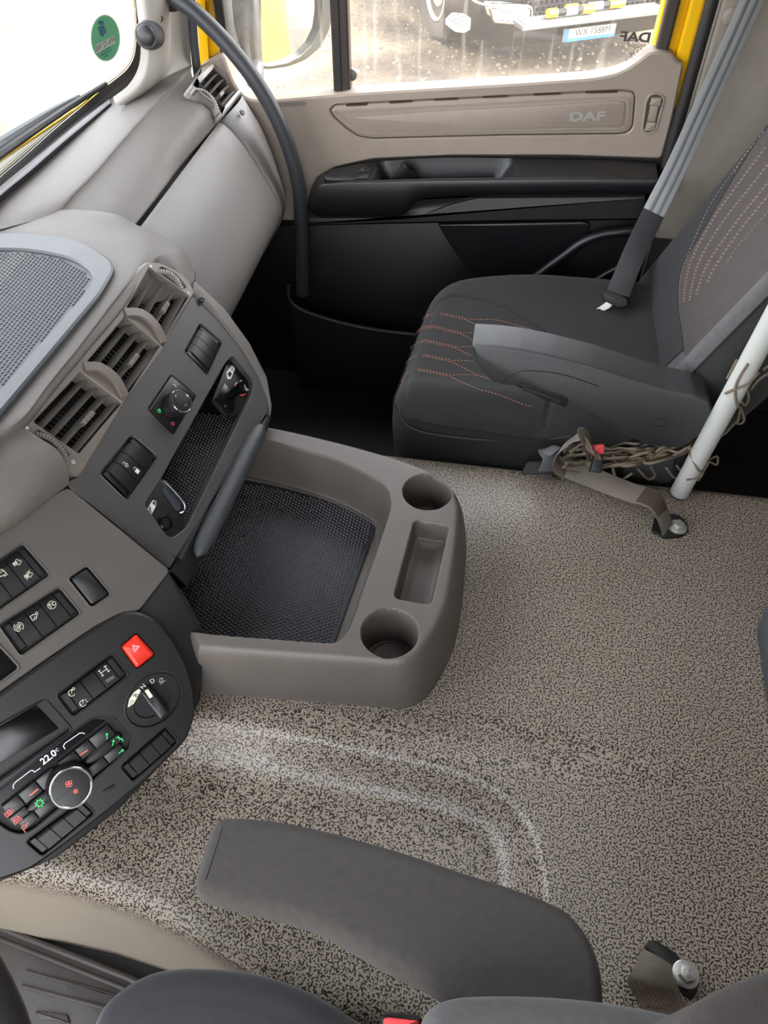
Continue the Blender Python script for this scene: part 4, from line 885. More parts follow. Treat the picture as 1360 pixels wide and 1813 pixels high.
MB().lathe(Pl(GP.W(*GP.px(623, 132)), (1, 0, 0), (0, 0, 1)), [(.012, -.006), (.012, .004), (.009, .006), (.004, .007)], n=16).build('latch_knob', mat('knob_grey', srgb(95, 92, 88), .4), door)

# door surround: yellow post, black seal, pale edge, B-pillar trim
f1 = ony(1207, 0, 1.775)[0]; f2 = ony(1247, 0, 1.775)[0]; f3 = ony(1268, 0, 1.75)[0]
post = thing('trim_1', 'yellow painted door post behind the passenger window with black rubber seal', 'door post', (f1, 1.78, .4), kind='structure')
MB().box((f1-.03, 1.79, -.3), ((f1+f2)/2, 1.84, 1.25)).box(((f1+f2)/2-.004, 1.775, -.3), (f2+.004, 1.84, 1.25)).build('post', yellow_m, post, bevel=.006)
MB().tube([(f2+.009, 1.745, -.36), (f2+.009, 1.745, .2), (f2+.009, 1.745, .6), (f2+.009, 1.745, 1.24)], .0125, 14).build('seal', seal_m, post)
MB().box((f2+.016, 1.748, -.36), (f2+.03, 1.80, 1.25)).build('pale_edge', mat('pale_edge', srgb(205, 200, 188), .5), post, bevel=.003)
bt = thing('trim_2', 'beige B pillar lining behind the grey seat belt', 'pillar trim', (.6, 1.74, .3), kind='structure')
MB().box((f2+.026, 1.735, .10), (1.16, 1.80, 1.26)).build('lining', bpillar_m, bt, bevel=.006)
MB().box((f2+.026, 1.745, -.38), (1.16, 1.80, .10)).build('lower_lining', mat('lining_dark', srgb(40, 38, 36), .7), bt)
BPl = Pl((0, 1.735, 0), (1, 0, 0), (0, 0, 1)); MB().lathe(Pl(BPl.W(*BPl.px(1294, 29)), (1, 0, 0), (0, 0, 1)), [(.0165, -.002), (.016, .003), (.012, .0055), (.006, .0065)], n=24).build('cap', bpillar_m, bt)
o = MB().box((-.96, 1.765, -.385), (-.40, 1.79, .33)).build('trim_4', dark_m, kind='structure'); tag(o, 'black kick panel in front of the passenger door', 'kick panel')
# outer skin of the cab on this side
sk = MB().box((-.98, 1.80, -1.1), (4.5, 1.83, .30)).box((f1, 1.80, .3), (4.5, 1.83, 1.3)).box((-.72, 1.80, .3), (xl-.02, 1.83, .40)).box((-1.02, 1.80, 1.19), (1.25, 1.83, 1.33))
tag(sk.build('wall_right', yellow_m, kind='structure', bevel=.008), 'yellow outer skin of the cab on the passenger side', 'wall')

# ------------------------------------------------------------------ A pillar, windscreen, grab pole
ap = thing('trim_3', 'pale A pillar trim beside the windscreen', 'pillar trim', (-.75, 1.72, .4), kind='structure')
def yl(pts): return [tuple(ony(x, y, d)) for x, y, d in pts]
pl0 = yl([(232, -330, 1.68), (236, -150, 1.67), (240, -10, 1.655), (247, 55, 1.64), (249, 95, 1.62), (243, 125, 1.60), (226, 152, 1.57), (200, 172, 1.545)])
pl1 = yl([(250, -330, 1.665), (254, -150, 1.655), (258, -10, 1.64), (264, 55, 1.625), (266, 95, 1.61), (260, 130, 1.585), (240, 160, 1.56), (206, 185, 1.53)])
pl2 = yl([(292, -330, 1.70), (294, -150, 1.69), (296, -10, 1.68), (297, 50, 1.67), (295, 95, 1.66), (284, 130, 1.63), (262, 158, 1.59), (225, 185, 1.55)])
pl3 = yl([(300, -330, 1.745), (302, -150, 1.74), (304, -10, 1.735), (305, 50, 1.73), (305, 95, 1.72), (300, 125, 1.70), (280, 150, 1.66), (240, 180, 1.60)])
pl4 = yl([(327, -330, 1.765), (328, -150, 1.765), (330, -10, 1.765), (334, 50, 1.765), (338, 100, 1.765), (338, 116, 1.75), (320, 134, 1.70), (270, 170, 1.63)])
MB().loft([pl0, pl1, pl2, pl3, pl4], 40, 5).build('pillar_cover', pillar_m, ap, sharp=0)
s_a = ony(337, 0, 1.765)[0]
MB().tube([ony(333, -330, 1.765), ony(335, -100, 1.765), ony(338, 0, 1.765), ony(343, 70, 1.765), ony(348, 118, 1.76), ony(352, 150, 1.755)], .0095, 12).build('seal', mat('seal_grey', srgb(70, 74, 80), .5), ap)
ya_ = [(347, 1.79), (363, 1.785), (364, 1.80), (384, 1.80)]
MB().loft([[tuple(ony(x+dx, y, d)) for dx, y in ((-4, -330), (-2, -100), (0, 0), (4, 60), (8, 125), (10, 160))] for x, d in ya_], 16, 1, smooth=False).build('yellow_frame', yellow_m, ap, sharp=20)
screw(ap, ony(284, 33, 1.655), (.6, -.75, .25), .0055)
tw = thing('tweeter_pod', 'round dark grey pod on the pale windscreen pillar', 'tweeter', ony(262, 62, 1.61))
tn = np.array([.45, -.75, -.1]); tn /= np.linalg.norm(tn); TP = Pl(ony(263, 62, 1.625), np.cross([0, 0, 1.], tn), np.cross(tn, np.cross([0, 0, 1.], tn)))
TP = Pl(ony(266, 62, 1.635), np.cross([0, 0, 1.], np.array([.1, -.95, .25])), np.array([0, .25, .97]))
MB().lathe(TP, [(.026, -.012), (.0265, .004), (.025, .020), (.0225, .027), (.0195, .0285)], n=36).build('pod', mat('pod_grey', srgb(62, 64, 68), .45, 900, .1), tw)
MB().lathe(TP, [(.0195, .0265), (.0185, .030), (.015, .033), (.009, .0350), (.003, .0356)], n=36).build('grille', mat('pod_dark', srgb(44, 45, 48), .38), tw)

# windscreen: curved pane following the glass edge
ws_b = [(-.925, -.35, .392), (-.925, .60, .392), (-.918, 1.0, .394), (-.905, 1.30, .396), (-.884, 1.50, .40), (-.862, 1.585, .412), (-.835, 1.645, .445), (-.806, 1.685, .53)]
win = thing('window_1', 'windscreen with a dotted black edge band', 'windscreen', (-.92, .8, .4), kind='structure')
wsb = [(-.925, -.40), (-.925, .60), (-.918, 1.0), (-.906, 1.30), (-.886, 1.50), (-.862, 1.61), (-.828, 1.70), (-.80, 1.76)]
gb_ = spline([(x, y, .36) for x, y in wsb], 60); gt_ = gb_.copy(); gt_[:, 2] = 1.22; gt_[:, 0] += .14
MB().grid(np.array([gb_*(1-t)+gt_*t for t in np.linspace(0, 1, 6)])).build('pane', glass_m, win)
def onglass(px, py):
    """where the sight line meets the curved pane"""
    d = ray(px, py); a, b = .5, 4.0
    def f(t):
        q = CAM+d*t; yb = np.interp(q[1], gb_[:, 1], gb_[:, 0]); return q[0]-(yb+(q[2]-.36)/.86*.14)
    for _ in range(50):
        m_ = (a+b)/2
        if f(m_) > 0: a = m_
        else: b = m_
    return CAM+d*a
frit = [(-80, 400), (0, 322), (40, 288), (100, 237), (150, 195), (185, 165), (212, 144), (233, 125), (245, 100), (246, 60), (243, 20), (239, -20), (236, -150), (232, -330)]
fo_ = spline([onglass(x, y) for x, y in frit], 90)
inn_ = [(-80, 388), (0, 312), (40, 278), (97, 227), (146, 186), (180, 157), (205, 138), (224, 121), (236, 98), (240, 60), (239, 20), (236, -20), (233, -150), (229, -330)]
fi_ = spline([onglass(x, y) for x, y in inn_], 90)
MB().grid(np.array([fo_+[.008, -.004, 0], fi_+[.003, -.002, 0]])).build('edge_band', seal_m, win)
out2 = spline([onglass(x, y) for x, y in [(-80, 412), (0, 336), (44, 300), (105, 247), (158, 203), (196, 173), (226, 152), (247, 128), (253, 100), (252, 60), (249, 20), (246, -20), (243, -150), (240, -330)]], 90)
MB().grid(np.array([out2+[.020, -.012, -.002], fo_+[.008, -.004, 0]])).build('rubber_surround', seal_m, win)
# dot matrix of the band
mb = MB(); T_ = np.gradient(fi_, axis=0); 
dense = linsamp(fi_, 420)
for r_ in range(3):
    for i in range(0, 420):
        p = dense[i]; c2 = np.array([p[0], p[1], p[2]])
        dirn = (linsamp(fi_, 420)[i]-linsamp(fo_, 420)[i]) if i == 0 and r_ == 0 else None
        if i == 0 and r_ == 0: DD = linsamp(fi_, 420)-linsamp(fo_, 420); DD /= np.linalg.norm(DD, axis=1)[:, None]
        q = c2+DD[i]*(.0035+.0045*r_)+[.003, -.002, 0]; t = dense[min(i+1, 419)]-dense[max(i-1, 0)]; t = t/np.linalg.norm(t); h = (.0012, .0009, .0006)[r_]
        mb.add([q-t*h-DD[i]*h, q+t*h-DD[i]*h, q+t*h+DD[i]*h, q-t*h+DD[i]*h], [(0, 1, 2, 3)])
mb.build('edge_dots', seal_m, win, kind='stuff', sharp=0)
# yellow cowl edge and the wiper outside
cw = thing('cowl_edge', 'pale bonnet edge with yellow line below the windscreen', 'bonnet edge', (-1.0, 1.2, .37))
def beyond(pts, off):
    out = []
    for x, y in pts: p = onglass(x, y); d = (p-CAM)/np.linalg.norm(p-CAM); out.append(p+d*off)
    return out
e1_ = beyond([(-60, 327), (0, 283), (60, 243), (120, 203), (160, 176), (182, 158)], .10); e2_ = beyond([(-60, 380), (0, 332), (60, 288), (120, 240), (160, 208), (192, 176)], .05)
MB().loft([[p+[0, 0, -.02] for p in e1_], e1_, [(a+b)/2+[0, 0, .002] for a, b in zip(e1_, e2_)], e2_], 30, 3).build('ledge', mat('ledge_white', srgb(228, 224, 205), .5), cw)
MB().tube(spline(e1_, 30), .0035, 8).build('yellow_line', yellow_m, cw)
wp = thing('wiper', 'black wiper arm lying outside along the windscreen foot', 'wiper', (-1.02, 1.2, .43))
wl = spline(beyond([(-60, 312), (0, 272), (60, 231), (120, 191), (176, 156), (188, 149)], .05), 50)
MB().tube(wl, [.0095-.004*k/49 for k in range(50)], 8).build('blade', mat('wiper_black', srgb(30, 32, 34), .5), wp)
wa = spline(beyond([(-60, 292), (0, 254), (50, 222), (100, 192), (140, 171)], .07), 30); MB().tube(wa, [.012-.007*k/29 for k in range(30)], 8).build('arm', mat('wiper_grey', srgb(60, 66, 70), .4), wp)
mb = MB()
for k in range(9): mb.tube([wl[4+3*k]+[.0, 0, -.004], wa[2+2*k]], .0028, 6)
mb.build('spring_claws', mat('wiper_pale', srgb(150, 158, 158), .4), wp)

# round green permit sticker on the windscreen
c0_ = onglass(186, 68); e_y = onglass(205, 62)-onglass(165, 74); n_s = np.array([.95, -.2, -.16]); u_s = e_y-n_s*(e_y@n_s)/(n_s@n_s)
STP = Pl(c0_+np.array([.005, -.002, 0]), (onglass(210, 68)-onglass(162, 68)), (onglass(186, 30)-onglass(186, 106)))
if STP.n @ (CAM-STP.o) < 0: STP = Pl(STP.o, -STP.u, STP.v)
stk = thing('permit_sticker', 'oval green permit sticker stuck inside the windscreen', 'sticker', c0_)
def film(name, c1, c2):
    m = mat(name, c1, .5); nt = m.node_tree; t = nt.nodes.new('ShaderNodeBsdfTranslucent'); t.inputs[0].default_value = c2; x = nt.nodes.new('ShaderNodeMixShader'); x.inputs[0].default_value = .35
    nt.links.new(nt.nodes['Principled BSDF'].outputs[0], x.inputs[1]); nt.links.new(t.outputs[0], x.inputs[2]); nt.links.new(x.outputs[0], nt.nodes['Material Output'].inputs[0]); return m
stg_ = film('sticker_green', srgb(96, 160, 128), srgb(120, 175, 145))
eo_ = ellpx(STP, 186, 67, 41.5, 26, 92, 0, 40)
MB().prism(STP, eo_, 0, .0008).build('disc', stg_, stk)
MB().ring(STP, eo_, inset(eo_, .0022), .0006, .0011).build('rim', mat('sticker_rim', srgb(170, 196, 170), .5), stk)
MB().prism(STP, STP.pxs([(167, 80), (202, 63), (204, 75), (170, 95)]), .0008, .0012).build('plate_field', film('sticker_white', srgb(215, 215, 205), srgb(215, 215, 205)), stk)
pts_ = STP.px(186, 78); ang_ = math.atan2(STP.px(202, 69)[1]-STP.px(168, 87)[1], STP.px(202, 69)[0]-STP.px(168, 87)[0])
text('lettering', 'WN-32 1N5', STP, pts_, .0155, mat('ink_grey', srgb(70, 72, 78), .6), stk, rot=ang_, mirror=False, w0=.0014, sx=-.75)
ink = mat('ink_blue', srgb(40, 92, 110), .6)
MB().prism(STP, ellpx(STP, 178, 40, 5, 4, 0), .0008, .0012).prism(STP, STP.pxs([(173, 47), (183, 44), (188, 57), (184, 60), (181, 66), (176, 60)]), .0008, .0012).build('emblem', ink, stk)
for dy, ln in ((87, 'RUCH TYLKO'), (93, 'NA ZEZWOLENIE'), (99, 'DROGI')): text('lettering', ln, STP, STP.px(187, dy), .0052, ink, stk, rot=ang_, w0=.0012, sx=-.8)

gpole = thing('grab_pole', 'curved dark grey entry grab pole beside the dashboard end', 'grab pole', (-.43, 1.68, .1))
gpp = spline(yl([(262, -40, 1.70), (306, -6, 1.69), (345, 21, 1.68), (400, 76, 1.67), (448, 137, 1.66), (487, 203, 1.66), (514, 270, 1.66), (529, 330, 1.66), (534, 400, 1.665), (536, 520, 1.67)]), 70)
MB().tube(gpp, .0165, 18).build('pole', mat('pole_grey', srgb(48, 50, 53), .45, 900, .15), gpole)
MB().lathe(Pl(gpp[0], gpp[1]-gpp[0], (0, 0, 1)) if False else Pl(ony(300, -10, 1.70), (1, 0, 0), (0, 0, 1)), [(.030, -.006), (.030, .004), (.024, .008)], n=24).build('mount', seal_m, gpole)

# ------------------------------------------------------------------ passenger seat
SE = thing('passenger_seat', 'black fabric passenger seat with orange stitching and a folding armrest', 'seat', (.1, 1.3, -.38))
cx = np.arange(-.19, .400, .004); cy = np.arange(1.03, 1.561, .004)
X, Y = np.meshgrid(cx, cy, indexing='ij')
cout = rnd([(-.162, 1.066), (.10, 1.050), (.39, 1.048), (.39, 1.545), (.05, 1.545), (-.125, 1.50)], [.07, .1, .03, .03, .1, .11], 8)
dC = -sdpoly(X, Y, cout)
def ztop(X, Y):
    z = .098+.006*np.sin((X+.16)*4)
    z += .012*np.exp(-((Y-1.095)/.035)**2)+.016*np.exp(-((Y-1.50)/.05)**2)*(.4+.6*sstep(X, -.1, .15))
    return z
ins_p = [zq(p, .104) for p in ((716, 698), (722, 660), (735, 615), (752, 570), (778, 527), (806, 520), (850, 528), (900, 545), (952, 575), (985, 596), (991, 612), (985, 660), (978, 700), (968, 735), (930, 737), (850, 727), (780, 708), (732, 700))]
sI = sdpoly(X, Y, ins_p)
R_ = .055
def zcush(X, Y):
    d = -sdpoly(X, Y, cout); z = ztop(X, Y); t = np.clip(1-d/R_, 0, 1); z = z-(.062)*(1-np.sqrt(np.clip(1-t**2.4, 0, 1)))
    s_ = sdpoly(X, Y, ins_p); z = z-.0055*np.exp(-(s_/.005)**2)
    return z
Zc = zcush(X, Y)
keep = dC > -.004
def submesh(mask, name, m, parent, dz=0.0):
    q = mask[:-1, :-1] & mask[1:, :-1] & mask[1:, 1:] & mask[:-1, 1:]
    idx = -np.ones(X.shape, int); used = np.zeros(X.shape, bool)
    used[:-1, :-1] |= q; used[1:, :-1] |= q; used[1:, 1:] |= q; used[:-1, 1:] |= q; idx[used] = np.arange(used.sum())
    mb = MB(); mb.v = [tuple(p) for p in np.stack([X, Y, Zc+dz], -1)[used].tolist()]
    mb.f = [tuple(f) for f in np.stack([idx[:-1, :-1][q], idx[1:, :-1][q], idx[1:, 1:][q], idx[:-1, 1:][q]], -1).tolist()]
    return mb.build(name, m, parent, sharp=0)
submesh(keep & (sI > -.003), 'cushion', fab_m, SE); si_ = submesh(keep & (sI < .004), 'cushion_insert', fabin_m, SE, .0006)
oc = ccw(cout); rim = [(a, b, float(zcush(np.array([[a]]), np.array([[b]]))[0, 0])) for a, b in inset(oc, .001)]
mb = MB(); mb.grid(np.array([[(a, b, -.10) for a, b in inset(oc, .012)], [(a, b, -.07) for a, b in inset(oc, .001)], [(a, b, .0) for a, b in inset(oc, -.004)], [(a, b, .03) for a, b in inset(oc, -.003)], [(a, b, p[2]-.001) for (a, b), p in zip(inset(oc, -.0025), rim)]]), cv=True)
mb.f.append(tuple(range(len(oc)))[::-1]); mb.build('cushion_side', fabside_m, SE, sharp=0)
pip = spline([ony(x, y, 1.052) for x, y in ((706, 722), (712, 742), (728, 757), (762, 768), (830, 777), (900, 781), (960, 780), (1010, 772))], 50)
MB().tube(pip, .0016, 6).build('seam', mat('seam_grey', srgb(62, 60, 58), .8), SE)
def zc1_(x, y): return float(zcush(np.array([[x]]), np.array([[y]]))[0, 0])
def oncush(px, py):
    z = .1
    for _ in range(6): p = onz(px, py, z); z = max(zc1_(p[0], p[1]), .03)
    return np.array([p[0], p[1], z+.0014])
def dashes(pts3, mb, L=.0036, gap=.0028, wd=.00055):
    P = linsamp(pts3, max(4, int(np.sum(np.linalg.norm(np.diff(pts3, axis=0), axis=1))/(L+gap))+1))
    for a, b in zip(P[:-1], P[1:]):
        d = b-a; l = np.linalg.norm(d)
        if l < 1e-5: continue
        e = a+d*(L/(L+gap)); mb.tube([a, (a+e)/2, e], wd, 5)
z4 = lambda p: (690+p[0]/4.387, 480+p[1]/4.387)
mb = MB()
dbl = [[(258, 375), (290, 350), (340, 338), (410, 338), (500, 356), (580, 375)], [(212, 478), (250, 448), (310, 436), (370, 440), (450, 462), (545, 484)], [(162, 600), (195, 565), (250, 548), (320, 552), (410, 573), (505, 594)], [(125, 728), (155, 683), (200, 660), (270, 658), (360, 676), (475, 702)], [(95, 855), (120, 810), (165, 778), (230, 770), (330, 788), (460, 816)]]
for l in dbl:
    for off in (-6, 6): dashes(spline([oncush(*z4((x, y+off))) for x, y in l], 40), mb)
sng = [[(580, 375), (700, 380), (820, 382), (1010, 430), (1160, 478), (1308, 530)], [(580, 378), (670, 420), (760, 468), (830, 500)], [(545, 484), (670, 484), (760, 487)], [(545, 488), (600, 515), (650, 545)], [(505, 592), (650, 592)], [(505, 598), (580, 635), (640, 662)], [(475, 702), (560, 698), (660, 706)], [(475, 706), (590, 765), (690, 815), (800, 850)], [(465, 812), (590, 808), (690, 815)], [(465, 820), (560, 865), (700, 925), (850, 965), (1050, 1022), (1235, 1092)]]
for l in sng: dashes(spline([oncush(*z4(p)) for p in l], 40), mb)
mb.build('stitching', orange_m, si_, sharp=0, kind='stuff')
# base
MB().box((-.10, 1.10, -.385), (.36, 1.50, -.09)).build('seat_base', mat('base_black', srgb(20, 20, 20), .6), SE, bevel=.02)
# backrest
bd = np.array([.40, 0, .9165]); nf = np.array([-.9165, 0, .40]); B0 = np.array([.308, 0, .06])
def bsec(s):
    """cross-section of the backrest at height s along it: list of points (y, forward)"""
    wv = 1.0-.04*sstep(np.array(s), .5, .85); k = .6+.4*sstep(np.array(s), .0, .2); f = lambda y: 1.315+(y-1.315)*wv
    return [(f(1.075), -.115), (f(1.062), -.09), (f(1.058), -.05), (f(1.064), -.012), (f(1.078), .006), (f(1.10), .028*k), (f(1.128), .022*k), (f(1.155), .0), (f(1.18), -.010), (f(1.25), -.014), (f(1.315), -.015), (f(1.38), -.014), (f(1.448), -.011), (f(1.468), -.009), (f(1.50), -.004), (f(1.53), .002), (f(1.555), -.002), (f(1.567), -.02), (f(1.57), -.06), (f(1.56), -.10), (f(1.54), -.118)]
ss = np.linspace(-.02, .80, 60); G = np.array([[B0+bd*s+nf*w+np.array([0, y, 0]) for y, w in bsec(s)] for s in ss])
Gs = np.array([spline(r, 60) for r in G])
top_ = [Gs[-1]*(1-.0)+bd*.02*np.array(1.0)]
i0 = 22; i1 = 37
def cols(a, b): return Gs[:, a:b+1]
MB().grid(np.concatenate([cols(i1, 59)[:, ::1]], 1)).build('backrest_far_side', fab_m, SE, sharp=0, label='black far side bolster of the backrest')
MB().grid(cols(i0, i1)).build('backrest_centre', fab_m, SE, sharp=0)
def wsurf(y, s_):
    p = np.array([q for q in bsec(s_)[4:17]]); return float(np.interp(y, p[:, 0], p[:, 1]))
ws_ = [.120, .128, .140, .165, .20, .26, .32, .385, .45, .52, .58]; yf_ = [1.335, 1.375, 1.425, 1.455, 1.468, 1.492, 1.512, 1.530, 1.536, 1.52, 1.49]; yn_ = [1.20, 1.165, 1.155, 1.15, 1.15, 1.15, 1.15, 1.15, 1.15, 1.16, 1.18]
sv = np.linspace(.120, .58, 50); cf = spline(np.array([ws_, yf_]).T, 120)
GI = np.array([[B0+bd*s_+np.array([0, y, 0])+nf*(wsurf(y, s_)+.0016) for y in np.linspace(np.interp(s_, ws_, yn_), np.interp(s_, cf[:, 0], cf[:, 1]), 30)] for s_ in sv])
mb = MB(); mb.grid(GI); rimp = np.concatenate([GI[0], GI[1:, -1], GI[-1, ::-1][1:]]); mb.grid(np.array([rimp, rimp-nf*.004]))
bin_ = mb.build('backrest_insert', fabback_m, SE, sharp=30, label='grey brown stitched centre panel of the backrest')
MB().tube(np.concatenate([GI[0], GI[1:, -1]]), .0013, 6).build('seam', mat('seam_insert', srgb(26, 25, 25), .8), SE)
nb = 11
MB().grid(cols(nb, i0)).build('backrest_bolster', fabgrey_m, SE, sharp=0)
MB().grid(cols(0, nb)).build('backrest_side', fabside_m, SE, sharp=0)
MB().grid(np.array([Gs[:, 0], Gs[:, 59]])).build('backrest_rear', black_m, SE)
MB().grid(np.array([Gs[-1], Gs[-1]*.6+Gs[-1].mean(0)*.4+bd*.03])).build('backrest_top', fab_m, SE)
for c_, nm in ((nb, .0018), (i0, .0014)): MB().tube(Gs[:, c_]+nf*.0005, nm, 6).build('seam', mat('seam_dark', srgb(26, 26, 26), .8), SE)
hr = MB(); hr.grid(np.array([[B0+bd*(.84+.09*math.cos(a)*.9)+nf*(w*math.sin(a)-.02)+np.array([0, y, 0]) for a in np.linspace(0, 2*math.pi, 24, endpoint=False)] for y, w in ((1.17, .02), (1.18, .045), (1.22, .055), (1.41, .055), (1.45, .045), (1.46, .02))]), cv=True); hr.build('headrest', fab_m, SE)
BKP = Pl(B0+nf*-.0125, (0, -1, 0), bd)
if BKP.n @ nf < 0: BKP = Pl(B0+nf*-.0125, (0, 1, 0), bd)
c3 = lambda p: (1060+p[0]/4.533, 130+p[1]/4.533)
bls = [[(655, 1840), (665, 1640), (720, 1470), (860, 1150), (960, 970), (1110, 760), (1345, 450)], [(690, 1840), (720, 1610), (800, 1400), (950, 1140), (1085, 950), (1360, 585)], [(1100, 800), (1180, 660), (1345, 460)], [(735, 1830), (790, 1580), (890, 1370), (1060, 1120), (1200, 950), (1400, 690)], [(790, 1780), (860, 1580), (960, 1410), (1140, 1165), (1290, 980), (1420, 810)], [(880, 1680), (940, 1560), (1080, 1350), (1220, 1165), (1420, 930)], [(1040, 1520), (1160, 1350), (1420, 1060)]]
mb = MB()
for i, l in enumerate(bls):
    for off in ((-5, 5) if i in (1, 3, 4, 5) else (0,)):
        pts3 = []
        for p in l:
            x_, y_ = c3((p[0]+off, p[1])); w_ = -.01
            for _ in range(5):
                pl_ = Pl(B0+nf*w_, BKP.u, BKP.v); q_ = pl_.W(*pl_.px(x_, y_)); s_ = float((q_-B0)@bd); w_ = wsurf(q_[1], min(max(s_, 0), .8))
            pts3.append(B0+bd*s_+np.array([0, q_[1], 0])+nf*(w_+.0024))
        dashes(spline(pts3, 50), mb, .0042, .0032, .0005)
mb.build('stitching', stitchg_m, bin_, sharp=0, kind='stuff')
# folding armrest
AY = 1.005
ARP = Pl((0, AY, 0), (1, 0, 0), (0, 0, 1))
aprof = [(835, 612), (838, 632), (848, 652), (870, 678), (900, 684), (920, 686), (960, 700), (1000, 717), (1040, 735), (1080, 752), (1112, 775), (1150, 790), (1185, 796), (1212, 792), (1258, 760), (1264, 735), (1255, 712), (1230, 700), (1180, 690), (1120, 672), (1050, 650), (980, 632), (920, 620), (880, 615), (845, 613)]
A2 = ccw(rnd(ARP.pxs(aprof), .004, 3))
MB().prism(ARP, A2, -.062, .0, .006).build('armrest', mat('armrest_plastic', srgb(38, 40, 42), .34, 1100, .8, spec=1.0), SE)
aw = MB().prism(ARP, rnd(ARP.pxs([(912, 683), (918, 676), (960, 690), (1000, 702), (1008, 708), (1002, 722), (960, 706)], .001), .003), -.03, .0016, .0015).build('adjuster', dark_m, SE)
MB().tube([ARP.W(*ARP.px(x, y, .002), -.002) for x, y in ((925, 688), (960, 700), (992, 712))], .0052, 12).build('adjuster_wheel', mat('wheel_black', srgb(36, 36, 36), .3), aw)
MB().tube(spline([ARP.W(*ARP.px(x, y, .0005), .0002) for x, y in ((888, 681), (900, 668), (920, 658), (950, 657), (1000, 664), (1060, 684))], 30), .0008, 5).build('moulding_line', dark_m, SE)
pc = ARP.px(1170, 748); MB().ring(ARP, circ(*pc, .0095, 28), circ(*pc, .0088, 28), -.001, .0005).build('pivot_cap', dark_m, SE)
MB().lathe(ARP, [(.034, -.075), (.034, -.055)], *ARP.px(1190, 752), n=24).build('pivot', black_m, SE)
# recliner cover and red buckle low on the seat's near side
MB().prism(Pl((0, 1.045, 0), (1, 0, 0), (0, 0, 1)), rnd(Pl((0, 1.045, 0), (1, 0, 0), (0, 0, 1)).pxs([(1120, 800), (1165, 778), (1196, 790), (1190, 850), (1150, 862), (1100, 840)]), .006), -.02, .004, .003).build('recliner_cover', mat('cover_grey', srgb(70, 72, 74), .4), SE)

# ------------------------------------------------------------------ seat belt
SB = thing('seat_belt', 'grey seat belt webbing running down over the passenger backrest', 'seat belt', ony(1090, 520, 1.57))
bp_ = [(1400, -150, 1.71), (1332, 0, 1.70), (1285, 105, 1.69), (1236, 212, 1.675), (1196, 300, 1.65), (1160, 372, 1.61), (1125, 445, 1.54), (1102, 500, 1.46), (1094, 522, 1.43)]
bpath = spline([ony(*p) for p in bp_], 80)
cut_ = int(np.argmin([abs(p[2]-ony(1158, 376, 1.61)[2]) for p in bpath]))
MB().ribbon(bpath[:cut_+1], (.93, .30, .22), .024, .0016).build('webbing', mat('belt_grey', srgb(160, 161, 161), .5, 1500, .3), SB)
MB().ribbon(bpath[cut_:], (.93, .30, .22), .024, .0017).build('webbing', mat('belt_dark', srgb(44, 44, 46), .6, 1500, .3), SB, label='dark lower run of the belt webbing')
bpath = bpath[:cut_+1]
T_ = np.gradient(bpath, axis=0); T_ /= np.linalg.norm(T_, axis=1)[:, None]; sd_ = np.array([.93, .30, .22]); 
for off in (-.0085, .0085):
    q = []; 
    for p, t in zip(bpath, T_):
        a = sd_-t*(sd_@t); a /= np.linalg.norm(a); nn = np.cross(t, a)
        if nn @ (CAM-p) < 0: nn = -nn
        q.append(p+a*off+nn*.0011)
    MB().ribbon(np.array(q), sd_, .0042, .0006).build('stripe', mat('belt_stripe', srgb(118, 121, 124), .5, 1500, .3), SB)
TGP = Pl(ony(1085, 528, 1.42), (.9, -.1, .25), (-.2, .5, .85))
if TGP.n @ (CAM-TGP.o) < 0: TGP = Pl(TGP.o, -TGP.u, TGP.v)
tq = [(1066, 516), (1078, 514), (1110, 528), (1114, 540), (1104, 545), (1092, 544), (1070, 532)]
MB().prism(TGP, rnd(TGP.pxs(tq), .004), -.006, .006, .003).build('tongue_body', black_m, SB)
tb = TGP.pxs([(1076, 533), (1086, 538), (1080, 545), (1062, 554), (1052, 556), (1049, 551), (1062, 543)])
MB().plate(TGP, rnd(tb, .002), [rnd(TGP.pxs([(1056, 549), (1062, 546), (1065, 549), (1058, 553)]), .0008)], .002, .003, .0004).build('tongue_blade', steel_m, SB)

# ------------------------------------------------------------------ pole, restraint net, floor anchors
PO = thing('grey_pole', 'slanting light grey tube standing on the tunnel behind the seat armrest', 'pole', onz(1200, 880, 0))
pb = onz(1203, 872, .006); pt_ = ony(1366, 572, 1.0); pdv = (pt_-pb)/np.linalg.norm(pt_-pb)
MB().tube([pb+pdv*t for t in np.linspace(0, 1.1, 12)], .0165, 20).build('tube', alu_m, PO, sharp=50)
MB().tube([pb-pdv*.004, pb+pdv*.004], .0135, 20).build('end_plug', dark_m, PO)
NT = thing('restraint_net', 'bundled brown cord safety net tied round the grey pole', 'net', onz(1100, 830, .02))
def pth(pts): return [onz(x, y, z) for x, y, z in pts]
L_ = (1003, 800); ends = [(1230, 760), (1235, 772), (1228, 785), (1222, 795), (1215, 806)]
for k in range(15):
    r = random.Random(k); a = [(1000+r.uniform(-4, 10), 793+k*2.4+r.uniform(-2, 2), .045+.03*r.random())]
    for i in range(1, 9):
        t = i/9; yb_ = 806+t*6-58*max(0, t-.45)**1.3*1.2
        a.append((1003+t*222+r.uniform(-5, 5), yb_+(k-7)*3.0*(1-.3*t)+r.uniform(-8, 8), .03+.06*t+r.uniform(-.012, .03)))
    a.append((1228+r.uniform(-6, 6), 757+k*2.6, .09+r.uniform(0, .02)))
    MB().tube(spline(pth(a), 60), .0027, 6).build('cord', cord_m, NT, sharp=0)
